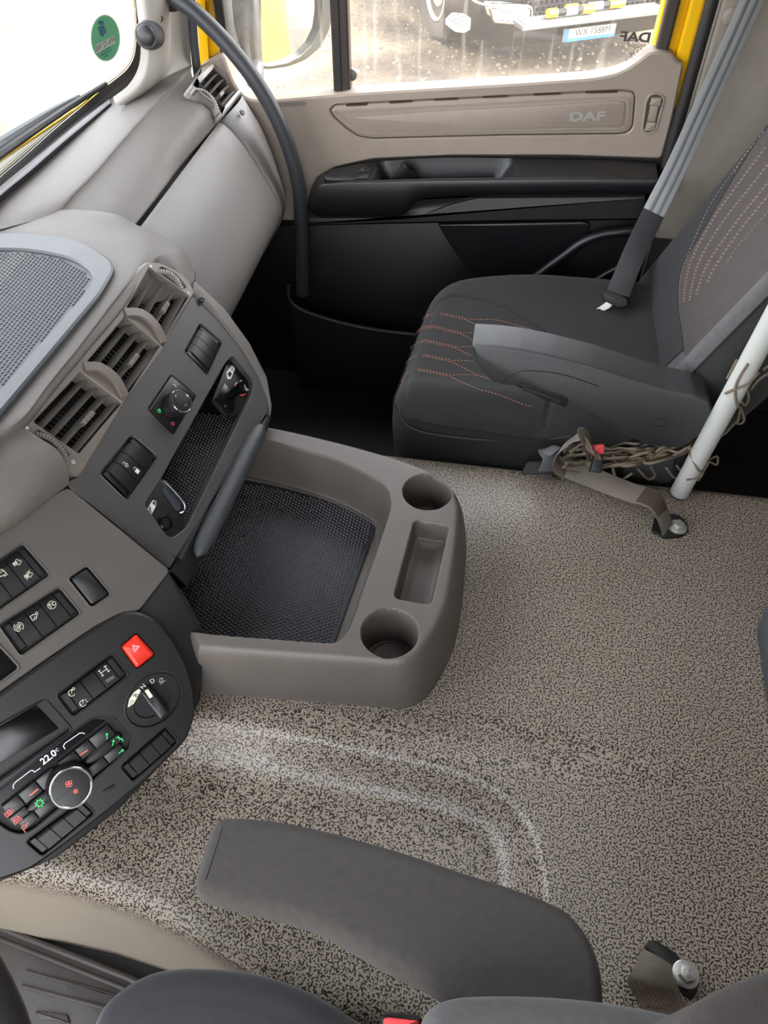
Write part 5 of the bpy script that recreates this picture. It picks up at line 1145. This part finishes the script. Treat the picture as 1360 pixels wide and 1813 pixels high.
loops = [[(1008, 800, .09), (1030, 785, .11), (1036, 775, .12), (1050, 800, .11), (1058, 812, .09), (1052, 825, .07), (1060, 832, .06)],
         [(1034, 772, .12), (1042, 796, .11), (1060, 806, .10), (1064, 826, .07), (1055, 830, .06), (1050, 820, .07)],
         [(1085, 822, .05), (1088, 840, .03), (1098, 850, .02), (1120, 838, .04)], [(1130, 830, .05), (1148, 848, .02), (1160, 842, .03), (1152, 826, .06)],
         [(1180, 828, .06), (1195, 846, .03), (1208, 838, .04), (1198, 824, .06)], [(980, 838, .012), (1010, 836, .02), (1050, 838, .02), (1062, 826, .05)],
         [(1112, 818, .05), (1130, 805, .09), (1150, 802, .10), (1165, 815, .07), (1150, 822, .06)], [(1160, 812, .07), (1180, 790, .10), (1205, 775, .12), (1222, 762, .13)]]
for l in loops: MB().tube(spline(pth(l), 40), .0026, 6).build('cord', cord_m, NT, sharp=0)
def pole_at(px, py, rad): # point on the pole's near surface
    v = ony(px, py, 1.0); c = pb+pdv*((v-pb)@pdv); n = CAM-c; n -= pdv*(n@pdv); n /= np.linalg.norm(n); s_ = np.cross(pdv, n); off = (v-c)@s_
    off = max(-rad, min(rad, off)); return c+s_*off+n*math.sqrt(max(0, rad*rad-off*off))
for l in ([(1292, 640), (1290, 650), (1268, 672)], [(1330, 634), (1316, 656), (1308, 676), (1310, 700), (1313, 712)], [(1288, 690), (1304, 680), (1330, 668), (1352, 655)], [(1222, 800), (1242, 818), (1248, 832), (1256, 848)], [(1222, 838), (1244, 834), (1264, 828), (1282, 815)]):
    pts_ = [pole_at(x, y, .0185) for x, y in l]
    MB().tube(spline(pts_, 24), .0021, 6).build('cord', cord_m, NT, sharp=0)
for l in ([(1313, 712), (1320, 718), (1326, 706), (1324, 692)], [(1312, 720), (1306, 746), (1300, 748), (1312, 750), (1318, 742), (1312, 722)], [(1300, 750), (1286, 766), (1276, 772)], [(1256, 814), (1270, 808), (1270, 822), (1262, 820), (1256, 816)], [(1352, 655), (1358, 650), (1372, 640)], [(1330, 690), (1345, 672), (1372, 655)]):
    MB().tube(spline([ony(x, y, 1.01) for x, y in l], 24), .0021, 6).build('cord', cord_m, NT, sharp=0)
bk = thing('seat_buckle', 'red topped belt buckle half buried in the cord net', 'buckle', onz(1058, 800, .05))
MB().prism(Pl(onz(1058, 806, .09), (1, 0, 0), (0, .7, .7)), rnd([(-.010, -.03), (.010, -.03), (.009, .006), (-.006, .004)], .003), -.008, .008, .002).build('body', black_m, bk)
MB().prism(Pl(onz(1056, 797, .10), (1, .2, 0), (0, .6, .8)), rnd([(-.010, -.006), (.011, -.006), (.012, .010), (-.006, .008)], .002), -.008, .008, .002).build('release_button', mat('buckle_red', srgb(220, 70, 75), .35), bk)

def bolt(c, parent, r=.0105, tilt=0.0):
    pl = Pl(c, (1, 0, 0), (0, 1, 0))
    MB().lathe(pl, [(r*1.5, -.004), (r*1.5, .0015), (r*1.38, .0024), (r, .0026)], n=28).build('washer', steel_m, parent)
    b = MB().prism(pl, circ(0, 0, r, 6, a0=.3, a1=.3+2*math.pi), .002, .0100, .0012).build('bolt_head', steel_m, parent, sharp=25)
    MB().strokes(pl, [arc(-.003, .001, .0018, 60, 300), [(.001, -.001), (.001, .003), (.004, .003)], arc(-.0, -.004, .0014, 0, 360, 8)], .0006, .0102).build('stamp', mat('stamp_grey', srgb(120, 120, 116), .5), b, sharp=0)
a1 = thing('floor_anchor', 'black anchor bracket with zinc bolt beside the foot of the grey pole', 'anchor', onz(1190, 930, 0), 'floor anchors with straps')
hp = Pl((0, 0, .0), (1, 0, 0), (0, 1, 0))
MB().prism(hp, rnd(hp.pxs([(1154, 938), (1160, 914), (1182, 907), (1202, 911), (1218, 926), (1219, 940), (1206, 949), (1178, 951)], .006), .004), .0005, .0055, .0015).build('bracket', anchor_m, a1)
bolt(onz(1200, 933, .007), a1)
sp_ = spline(pth([(1182, 938, .010), (1176, 918, .030), (1164, 893, .048), (1145, 880, .044), (1120, 873, .03), (1085, 860, .022), (1040, 842, .02), (995, 826, .02), (962, 818, .016)]), 60)
tw_ = spline([(.55, .8, -.1), (.5, .85, .0), (.3, .9, .2), (.1, .9, .35), (.0, .85, .5), (.05, .8, .55), (.1, .9, .35), (.1, .95, .2)], 60)
MB().ribbon(sp_, tw_, [.019]*60, .0022).build('strap', web_m, a1)
MB().ribbon(sp_[7:20]+[0, 0, .0016], tw_[7:20], .0165, .0016).build('stitched_patch', mat('web_stitch', srgb(70, 56, 46), .75, 1200, 1.0, .3, 500), a1)
up_ = spline(pth([(1000, 838, .03), (985, 822, .05), (990, 800, .08), (1010, 782, .11), (1028, 772, .125), (1040, 784, .10), (1046, 806, .07)]), 40)
MB().ribbon(up_, (.35, .9, -.1), .017, .002).build('strap_loop', web_m, a1)
MB().ribbon(spline(pth([(962, 845, .012), (975, 812, .05), (966, 795, .06), (985, 800, .07)]), 24), (.9, .2, .3), .014, .002).build('strap_fold', mat('web_grey', srgb(70, 70, 72), .6), a1)
MB().prism(Pl(onz(962, 822, .03), (1, .1, 0), (0, .8, .6)), rnd([(-.04, -.02), (.02, -.018), (.035, .008), (-.03, .004)], .006), -.004, .004, .002).build('strap_end', black_m, a1)
a2 = thing('floor_anchor', 'black anchor bracket with zinc bolt between the driver armrest and backrest', 'anchor', onz(1190, 1720, 0), 'floor anchors with straps')
MB().prism(hp, rnd(hp.pxs([(1142, 1676), (1150, 1664), (1160, 1663), (1196, 1685), (1230, 1724), (1238, 1752), (1228, 1768), (1212, 1762), (1188, 1720), (1164, 1696)], .007), .003), .0005, .006, .0015).build('bracket', anchor_m, a2)
bolt(onz(1214, 1725, .008), a2, .0098)
le = spline(pth([(1139, 1680, .030), (1118, 1722, .036), (1112, 1740, .032), (1128, 1768, .020), (1156, 1815, .012), (1180, 1850, .01)]), 40); re = spline(pth([(1189, 1708, .026), (1192, 1725, .028), (1199, 1745, .024), (1211, 1774, .016), (1226, 1812, .010), (1240, 1850, .01)]), 40)
G2 = np.array([le*(1-t)+re*t+np.array([0, 0, .003*math.sin(math.pi*t)]) for t in np.linspace(0, 1, 13)])
MB().grid(G2).grid(G2-np.array([0, 0, .0025]), flip=True).build('strap', web_m, a2, sharp=0)
mb = MB()
for i in range(14, 25):
    for j in range(1, 11):
        c_ = [G2[j, i], G2[j, i]*.25+G2[j, i+1]*.75, G2[j+1, i+1]*.56+G2[j, i]*.06+G2[j+1, i]*.19+G2[j, i+1]*.19, G2[j, i]*.25+G2[j+1, i]*.75]
        q = [p+np.array([0, 0, .0014]) for p in c_]; mb.add(q+[p-np.array([0, 0, .002]) for p in q], [(0, 1, 2, 3), (0, 4, 5, 1), (1, 5, 6, 2), (2, 6, 7, 3), (3, 7, 4, 0)])
mb.build('stitched_patch', mat('web_stitch_pale', srgb(128, 112, 98), .8), a2, sharp=20)

# ------------------------------------------------------------------ driver's seat, its armrest, footwell mat, steering wheel
def pillow(out2, zt, R, zb, name, m, parent, crown=.035, bulge=.0, side=None):
    """upholstered block: rounded upper edge, slightly crowned top, tucked-in side"""
    o = ccw(out2); ths = np.linspace(0, math.pi/2, 9); es = (.2, .5, .8) if bulge else ()
    R2 = [inset(o, d) for d in [R*(1-math.cos(t)) for t in ths]+[R+crown*e for e in es]]; hs3 = [zt-R+R*math.sin(t) for t in ths]+[zt+bulge*e for e in es]
    rings = [[(a, b, h) for a, b in r] for r, h in zip(R2, hs3)]
    mb = MB(); mb.grid(np.array(rings), cv=True); n = len(o); k = (len(rings)-1)*n; mb.f.append(tuple(range(k, k+n)))
    top = mb.build(name, m, parent, sharp=0)
    mb = MB(); mb.grid(np.array([[(a, b, zb) for a, b in inset(o, R*.5)], [(a, b, zb+R*.3) for a, b in inset(o, R*.12)], [(a, b, (zb+zt-R)/2) for a, b in inset(o, -.002)], [(a, b, zt-R) for a, b in o]]), cv=True)
    mb.f.append(tuple(range(n))[::-1]); mb.build(name+'_side', side or m, parent, sharp=0); return top
DS = thing('driver_seat', 'dark fabric driver seat edge at the bottom of the view', 'seat', (.0, -.1, -.385))
ar = [(372, 1462), (384, 1446), (420, 1442), (500, 1450), (580, 1467), (700, 1500), (820, 1540), (900, 1565), (965, 1588), (1012, 1612), (1046, 1655), (1068, 1710), (1073, 1775), (1068, 1860), (900, 1880), (800, 1770), (760, 1744), (700, 1716), (640, 1682), (560, 1636), (480, 1611), (400, 1594), (354, 1580), (341, 1566), (350, 1528)]
AR = rnd([zq(p, .25) for p in ar], .018, 4)
pillow(AR, .25, .012, .205, 'armrest', fabarm_m, DS, .0004, .0, fabarm_m)
MB().tube(spline([onz(x, y, .2405) for x, y in ((345, 1572), (400, 1586), (480, 1603), (560, 1628), (640, 1674), (700, 1708), (760, 1737))], 50), .0011, 6).build('seam', mat('seam_brown', srgb(48, 44, 42), .8), DS)
cp = [zq(p, .1) for p in ((150, 1830), (160, 1795), (180, 1765), (215, 1736), (258, 1714), (310, 1705), (380, 1706), (450, 1714), (520, 1736), (580, 1766), (640, 1808))]
CPn = rnd(cp+[(.10, .085), (.36, .06), (.36, -.36), (-.26, -.36), (-.33, -.15)], .05, 4)
pillow(CPn, .1, .03, -.05, 'cushion', mat('cushion_black', srgb(34, 35, 38), .85, 1400, .3, .12, 60, sheen=.3), DS, .012, .003)
bp2 = [zq(p, .3) for p in ((742, 1840), (748, 1797), (770, 1771), (812, 1758), (900, 1755), (1000, 1759), (1100, 1770), (1200, 1790), (1300, 1812), (1400, 1830))]
pillow(rnd(bp2+[(.42, -.36), (.05, -.36)], .03, 6), .3, .022, .02, 'backrest', fabgrey_m, DS, .006, .0)
bc = [zq(p, .45) for p in ((1205, 1830), (1225, 1792), (1255, 1763), (1300, 1737), (1360, 1714), (1440, 1690))]
pillow(rnd(bc+[(.36, .14), (.42, -.3), (.20, -.3)], .035, 6), .45, .024, .1, 'backrest_shoulder', fabarm_m, DS, .006, .0)
MB().box((-.22, -.30, -.385), (.34, .04, -.05)).build('seat_base', mat('base_dark', srgb(18, 18, 18), .6), DS, bevel=.02)
bz = Pl(onz(710, 1808, .16), (1, .05, 0), (0, 1, .2)); bq_ = rnd(bz.pxs([(676, 1800), (686, 1796), (747, 1803), (738, 1840), (672, 1838)]), .002)
MB().prism(bz, bq_, -.04, -.001, .002).build('buckle', black_m, DS)
MB().prism(bz, inset(ccw(bq_), .002), -.004, .001, .001).build('buckle_button', mat('button_red', srgb(225, 75, 78), .35), DS)
FM = thing('footwell_mat', 'dusty ribbed rubber mat in the driver footwell', 'mat', onz(100, 1720, -.38))
zm = -.362; fmq = [zq(p, zm) for p in ((-90, 1597), (0, 1634), (110, 1677), (225, 1722), (300, 1756), (360, 1800), (380, 1960), (-90, 1960))]
fmm = mat('mat_dusty', srgb(72, 68, 66), .38, 500, .2, .22, 14); hm = Pl((0, 0, 0), (1, 0, 0), (0, 1, 0))
MB().prism(hm, fmq, -.384, zm-.004, .002).build('mat_base', fmm, FM)
for i, off in enumerate((0.006, .020)):
    l = [np.array([*p, zm]) for p in fmq[:6]]; MB().tube([p+np.array([-.1*off, -off, -.002]) for p in l], (.0048, .0036)[i], 8).build('lip', fmm, FM)
for q in ([(46, 1716), (175, 1751), (230, 1768), (230, 1775), (174, 1757), (44, 1722)], [(38, 1742), (165, 1775), (230, 1793), (230, 1800), (163, 1782), (36, 1749)], [(62, 1790), (92, 1792), (118, 1796), (124, 1812), (92, 1806), (66, 1806)]):
    MB().prism(hm, rnd([zq(p, zm) for p in q], .002), zm-.006, zm+.001, .0015).build('rib', fmm, FM)
SW = thing('steering_wheel', 'black steering wheel rim at the lower left corner', 'steering wheel', (-.42, -.12, .4))
p0_ = onz(20, 1735, .45); tdir = onz(56, 1813, .43)-onz(0, 1672, .47); nw = np.array([.55, 0, .835]); tdir -= nw*(tdir@nw); tdir /= np.linalg.norm(tdir); inw = np.cross(nw, tdir)
if inw[0] > 0: inw = -inw
ctr = p0_+inw*(.225+.016)
MB().tube([ctr+.225*(math.cos(a)*tdir+math.sin(a)*inw) for a in np.linspace(0, 2*math.pi, 80, endpoint=False)], .017, 14, closed=True).build('rim', mat('wheel_leather', srgb(34, 32, 32), .42, 900, .15), SW)
for a in (-.5, math.pi*.5, math.pi+.5): MB().tube([ctr+.03*(math.cos(a)*tdir+math.sin(a)*inw)-nw*.03, ctr+.222*(math.cos(a)*tdir+math.sin(a)*inw)], .014, 10).build('spoke', black_m, SW)
MB().lathe(Pl(ctr-nw*.03, tdir, inw), [(.08, -.03), (.08, .01), (.06, .02)], n=32).build('hub', black_m, SW)
MB().tube([ctr-nw*.05, ctr-nw*.35], .035, 14).build('column', black_m, SW)
bx = thing('storage_box', 'dark blue grey box corner at the right rear of the tunnel', 'box', onz(1360, 1150, 0))
pillow(rnd([zq(p, .02) for p in ((1345, 1104), (1350, 1086), (1372, 1072), (1600, 1072), (1600, 1330), (1368, 1262))], .01, 4), .10, .012, .001, 'body', mat('box_blue_grey', srgb(66, 70, 76), .5), bx)

# ------------------------------------------------------------------ outside: ground, mirror, parked truck
gm = mat('gravel_ground', srgb(150, 132, 108), .95); nt = gm.node_tree; N = nt.nodes; L = nt.links; b = N['Principled BSDF']
tc = N.new('ShaderNodeTexCoord'); t1 = N.new('ShaderNodeTexNoise'); t1.inputs['Scale'].default_value = .55; t1.inputs['Detail'].default_value = 6; t2 = N.new('ShaderNodeTexNoise'); t2.inputs['Scale'].default_value = 16; t2.inputs['Detail'].default_value = 8; t2.inputs['Roughness'].default_value = .7
for t in (t1, t2): L.new(tc.outputs['Object'], t.inputs[0])
cr_ = N.new('ShaderNodeValToRGB'); cr_.color_ramp.elements[0].position = .42; cr_.color_ramp.elements[0].color = srgb(84, 74, 62); cr_.color_ramp.elements[1].position = .58; cr_.color_ramp.elements[1].color = srgb(142, 124, 100); L.new(t1.outputs[0], cr_.inputs[0])
r2 = N_range(N, L, t2.outputs[0], .3, .7); ma = N.new('ShaderNodeMath'); ma.operation = 'MULTIPLY_ADD'; ma.inputs[1].default_value = .7; ma.inputs[2].default_value = .6; L.new(r2, ma.inputs[0])
sc2 = N.new('ShaderNodeVectorMath'); sc2.operation = 'SCALE'; L.new(cr_.outputs[0], sc2.inputs[0]); L.new(ma.outputs[0], sc2.inputs[3]); L.new(sc2.outputs[0], b.inputs['Base Color'])
GZ = -1.9
gx, gy = np.meshgrid(np.concatenate([[-80], np.linspace(-12, 8, 120), [80]]), np.concatenate([[-80], np.linspace(2, 22, 120), [80]]), indexing='ij')
gz = GZ+.03*np.sin(gx*1.7+gy*.6)*np.cos(gy*1.1)+.02*np.sin(gx*4.1-gy*3.3)
tag(MB().grid(np.stack([gx, gy, gz], -1)).build('ground', gm, sharp=0, kind='structure'), 'sunlit sandy gravel yard outside the cab', 'ground')
mb = MB()
for i in range(1500):
    x = rng.uniform(-3, 3.2); y = rng.uniform(8.0, 12.5); r = rng.uniform(.008, .03)*(.6+.8*rng.random()); z = GZ+.03*math.sin(x*1.7+y*.6)*math.cos(y*1.1)+.02*math.sin(x*4.1-y*3.3)
    vs = [(x+r*rng.uniform(.7, 1.2)*math.cos(a), y+r*rng.uniform(.7, 1.2)*math.sin(a), z-.2*r) for a in (0, 1.25, 2.5, 3.75, 5)]; tp = [(x+(v[0]-x)*.55, y+(v[1]-y)*.55, z+r*.6) for v in vs]
    mb.add(vs+tp, [(k, (k+1) % 5, 5+(k+1) % 5, 5+k) for k in range(5)]+[(5, 6, 7, 8, 9)])
sto = mb.build('gravel', mat('gravel_stone', srgb(128, 116, 100), .9, 30, .5, .4, 3), sharp=20, kind='stuff'); tag(sto, 'loose stones scattered in front of the parked truck', 'gravel')

mr = thing('wing_mirror', 'grey wing mirror outside the passenger window showing the yellow cab', 'mirror', ony(500, 60, 2.05))
nM = np.array([.782, -.625, .02]); nM /= np.linalg.norm(nM); RP = Pl(ony(500, 60, 2.08), np.cross([0, 0, 1.], nM), np.cross(nM, np.cross([0, 0, 1.], nM)))
gl_ = [(452, -260), (560, -260), (561, 20), (557, 50), (545, 75), (525, 95), (500, 107), (470, 114), (458, 113), (455, 60)]
ho = [(430, -275), (586, -275), (584, 15), (578, 52), (562, 82), (536, 104), (505, 116), (468, 121), (452, 119), (440, 112), (436, 60)]
GLq = ccw(rnd(RP.pxs(gl_), .008)); HO = ccw(rnd(RP.pxs(ho), .012)); msh = mat('mirror_shell', srgb(46, 50, 52), .5, 200, .1, .1, 20)
MB().plate(RP, HO, [GLq], .02, .05, .008, .002).build('housing', msh, mr)
MB().prism(RP, inset(HO, .004), -.13, -.028, .0).build('housing_back', msh, mr)
MB().prism(RP, inset(GLq, -.002), -.02, .004).build('glass', mat('mirror_glass', (.62, .63, .62, 1), .02, metal=1.0), mr)
MB().loft([[ony(404, -280, 2.0), ony(410, 0, 2.0), ony(424, 80, 2.0), ony(452, 140, 1.98)], [ony(404, -280, 2.12), ony(410, 0, 2.12), ony(424, 80, 2.12), ony(452, 140, 2.08)], [ony(440, -280, 2.1), ony(440, 0, 2.1), ony(444, 80, 2.1), ony(468, 150, 2.06)]], 20, 3).build('arm_cover', mat('arm_pale', srgb(96, 100, 100), .5), mr)
MB().tube([ony(452, 118, 2.0), ony(450, 160, 1.86)], .022, 12).build('arm', msh, mr)

TKc = onz(868, 88, -1.56); TF = onz(1190, 36, -1.5); ex = TF-TKc; ex[2] = 0; ex /= np.linalg.norm(ex); ey = np.array([-ex[1], ex[0], 0])
if ey[1] < 0: ey = -ey
TKc[2] = 0
tk = thing('parked_truck', 'black truck parked outside with chrome headlight and silver front step', 'truck', (TKc[0], TKc[1], GZ))
tb_ = mat('truck_black', srgb(24, 24, 26), .22, 3, .02, .1, 4); tdk = mat('truck_dark', srgb(18, 18, 18), .7)
def tw_(a, b, z): return TKc+ex*a+ey*b+np.array([0, 0, z])
plan = [(-.06, 1.05), (-.08, .75), (-.07, .45), (-.02, .22), (.10, .07), (.28, .0), (.8, -.05), (1.25, -.06), (1.7, -.05), (2.2, .0), (2.4, .1), (2.5, .35), (2.5, 1.05)]
def skirt(z, off=0.0): return [tw_(a+(off if a < .2 else (-off if a > 2.3 else 0)), b+off, z) for a, b in plan]
MB().loft([skirt(-1.52, .10), skirt(-1.56, .03), skirt(-1.50), skirt(-1.30, -.01), skirt(-1.12), skirt(-1.08, .02)], 60, 4).build('bumper', tb_, tk, sharp=40)
MB().loft([skirt(-1.08, .02), skirt(-1.05, .05), skirt(-.4, .08), skirt(.9, .15)], 60, 3).build('cab_front', tb_, tk)
MB().loft([[tw_(a, b, z) for z in (-1.05, -.3, .9)] for a, b in ((-.03, 1.0), (-.02, 2.2))], 8, 1, smooth=False).build('cab_side', tb_, tk)
MB().box((0, 0, 0), (1, 1, 1))
bo = MB(); 
for a0_, a1_, b0_, b1_, z0_, z1_ in ((.05, 2.45, .25, 6.0, -1.35, -.9),):
    c8 = [tw_(a, b, z) for z in (z0_, z1_) for a, b in ((a0_, b0_), (a1_, b0_), (a1_, b1_), (a0_, b1_))]; bo.add(c8, [(3, 2, 1, 0), (4, 5, 6, 7), (0, 1, 5, 4), (1, 2, 6, 5), (2, 3, 7, 6), (3, 0, 4, 7)])
bo.build('chassis', tdk, tk)
wc = onz(766, 74, GZ); wp_ = Pl((wc[0], wc[1], GZ+.50), ey, (0, 0, 1))
if wp_.n @ ex > 0: wp_ = Pl(wp_.o, -ey, (0, 0, 1))
wh = MB().lathe(wp_, [(.28, -.30), (.45, -.30), (.50, -.26), (.50, -.03), (.46, .0), (.34, .012), (.30, .0), (.29, -.04)], n=48).build('wheel', mat('tyre', srgb(52, 49, 46), .85, 40, .3, .15, 6), tk)
MB().lathe(wp_, [(.29, -.05), (.285, .0), (.265, .005), (.25, -.06), (.17, -.09), (.15, -.03), (.10, -.0), (.02, .0)], n=40).build('rim', mat('rim_grey', srgb(165, 160, 148), .5, 20, .1, .2, 8), wh)
for k in range(10): a = k*.628; MB().lathe(wp_, [(.016, -.09), (.016, -.055), (.01, -.05)], .205*math.cos(a), .205*math.sin(a), 8).build('wheel_nut', steel_m, wh)
TFP = Pl(tw_(0, -.06, 0), ex, (0, 0, 1)); TSP = Pl(tw_(-.07, 0, 0), -ey, (0, 0, 1))
if TSP.n @ (CAM-TSP.o) < 0: TSP = Pl(TSP.o, ey, (0, 0, 1))
hl = [(866, 8), (872, 33), (925, 38), (934, 34), (936, 14), (930, 10)]
h_ = MB().prism(TFP, rnd(TFP.pxs(hl), .02), -.12, .06, .02).build('headlight', mat('lamp_glass', srgb(230, 226, 215), .08, metal=.6), tk)
MB().ring(TFP, inset(ccw(rnd(TFP.pxs(hl), .02)), -.02), ccw(rnd(TFP.pxs(hl), .02)), .02, .07, .006).build('lamp_frame', chrome_m, h_)
MB().tube(spline([TFP.W(*TFP.px(x, y, .03), .05) for x, y in ((834, -4), (846, 4), (870, 9), (915, 12), (932, 14))], 24), .012, 8).build('chrome_trim', chrome_m, tk)
MB().prism(TFP, TFP.pxs([(942, -40), (1190, -60), (1190, 10), (1080, 20), (955, 26)], .02), -.1, .02).build('grille_back', tdk, tk)
mb = MB(); A0 = TFP.px(955, 22, .03); B0_ = TFP.px(1185, 0, .03)
for i in range(-2, 40):
    for j in range(0, 9):
        cu_0 = A0[0]+i*.058+(.029 if j % 2 else 0); cv_0 = A0[1]-.02+j*.05
        if cu_0 > B0_[0]: continue
        mb.ring(TFP, circ(cu_0, cv_0, .031, 6, a0=.5236, a1=.5236+2*math.pi), circ(cu_0, cv_0, .023, 6, a0=.5236, a1=.5236+2*math.pi), .02, .04)
mb.build('grille_mesh', mat('grille_grey', srgb(46, 46, 48), .4), tk, kind='stuff')
sb_ = MB(); 
fs = [(926, 45), (1180, 10), (1181, 27), (940, 62)]
SPt = Pl(tw_(0, -.30, -1.02), ex, (0, 0, 1)); q = SPt.pxs([(926, 47), (1182, 14), (1182, 32), (940, 62)])
u0, u1 = q[0][0], q[1][0]; vz = (q[0][1]+q[1][1])/2; base = SPt.o[2]+vz
def slab(a0, a1, b0, b1, z0, z1, mb): 
    o_ = SPt.o*[1, 1, 0]; f = lambda a, b, z: o_+ex*a+ey*b+np.array([0, 0, z])
    c8 = [f(a, b, z) for z in (z0, z1) for a, b in ((a0, b0), (a1, b0), (a1, b1), (a0, b1))]; mb.add(c8, [(3, 2, 1, 0), (4, 5, 6, 7), (0, 1, 5, 4), (1, 2, 6, 5), (2, 3, 7, 6), (3, 0, 4, 7)]); return mb
stp = slab(u0, u1, 0, .30, base-.05, base, MB()).build('front_step', mat('step_silver', srgb(120, 122, 122), .4, 60, .1, .1, 6, metal=.5), tk, bevel=.01)
for k in range(4): slab(u0+.03, u1-.03, .03+.065*k, .065+.065*k, base, base+.012, MB()).build('tread', mat('tread_silver', srgb(150, 152, 152), .35, metal=.5), stp, bevel=.004)
npq = [(1000, 52), (1089, 43), (1090, 55), (1000, 67)]
NPp = Pl(tw_(0, -.12, 0), ex, (0, 0, 1)); nq = [NPp.px(*p) for p in ((999, 55), (1090, 46), (1090, 58), (999, 70))]; nu0, nu1 = nq[0][0], nq[1][0]; nv = sum(p[1] for p in nq)/4
npl = MB().prism(NPp, [(nu0, nv-.055), (nu1, nv-.055), (nu1, nv+.055), (nu0, nv+.055)], -.01, .012, .003).build('number_plate', mat('plate_white', srgb(185, 185, 182), .4), tk)
MB().prism(NPp, [(nu0, nv-.055), (nu0+.05, nv-.055), (nu0+.05, nv+.055), (nu0, nv+.055)], .011, .0135).prism(NPp, [(nu0, nv-.058), (nu1, nv-.058), (nu1, nv-.030), (nu0, nv-.030)], .011, .0135).build('plate_blue', mat('plate_blue', srgb(60, 120, 205), .4), npl)
text('lettering', 'WX 1588M', NPp, ((nu0+nu1)/2+.03, nv+.012), .085, mat('plate_ink', srgb(30, 30, 32), .5), npl, w0=.0135)
# perforated entry step on the truck's flank
SPs = Pl(tw_(-.12, 0, -1.30), ex, ey); sq_ = rnd(SPs.pxs([(788, 36), (800, 24), (822, 26), (834, 34), (833, 46), (822, 52), (806, 50)]), .03)
sd2 = MB().prism(SPs, sq_, -.03, .012, .006).build('side_step', mat('step_pale', srgb(170, 172, 172), .4, metal=.4), tk)
mb = MB(); A = np.array(sq_); 
for x in np.arange(A[:, 0].min(), A[:, 0].max(), .045):
    for y in np.arange(A[:, 1].min(), A[:, 1].max(), .045):
        if sdpoly(np.array([x]), np.array([y]), sq_)[0] < -.025: mb.prism(SPs, circ(x, y, .014, 6), .0119, .0125)
mb.build('step_holes', tdk, sd2, kind='stuff')
# folded barrier bars on the front step
for nm, (p, q2), lb in (('warning_bar', ((968, 50), (1052, 22)), 'orange tipped dark bar lying nearest on the silver front step'), ('warning_bar', ((1000, 44), (1104, 16)), 'orange and white bar lying behind on the silver front step')):
    SP2 = Pl(SPt.o+ey*(.06 if p[0] < 990 else .12), ex, (0, 0, 1)); a = SP2.W(*SP2.px(*p)); c = SP2.W(*SP2.px(*q2)); a[2] = max(a[2], base+.06); c[2] = max(c[2], base+.06)
    th_ = thing(nm, lb, 'barrier bar', a); d_ = c-a
    MB().tube([a, c], .032, 8).build('bar', tdk, th_); MB().tube([a+d_*.36, a+d_*.60], .036, 8).build('white_band', mat('band_white', srgb(225, 222, 212), .5), th_)
    MB().tube([a-d_*.03, a+d_*.17], .042, 8).tube([a+d_*.72, a+d_*.98], .040, 8).build('orange_tip', mat('band_orange', srgb(245, 160, 40), .5), th_)
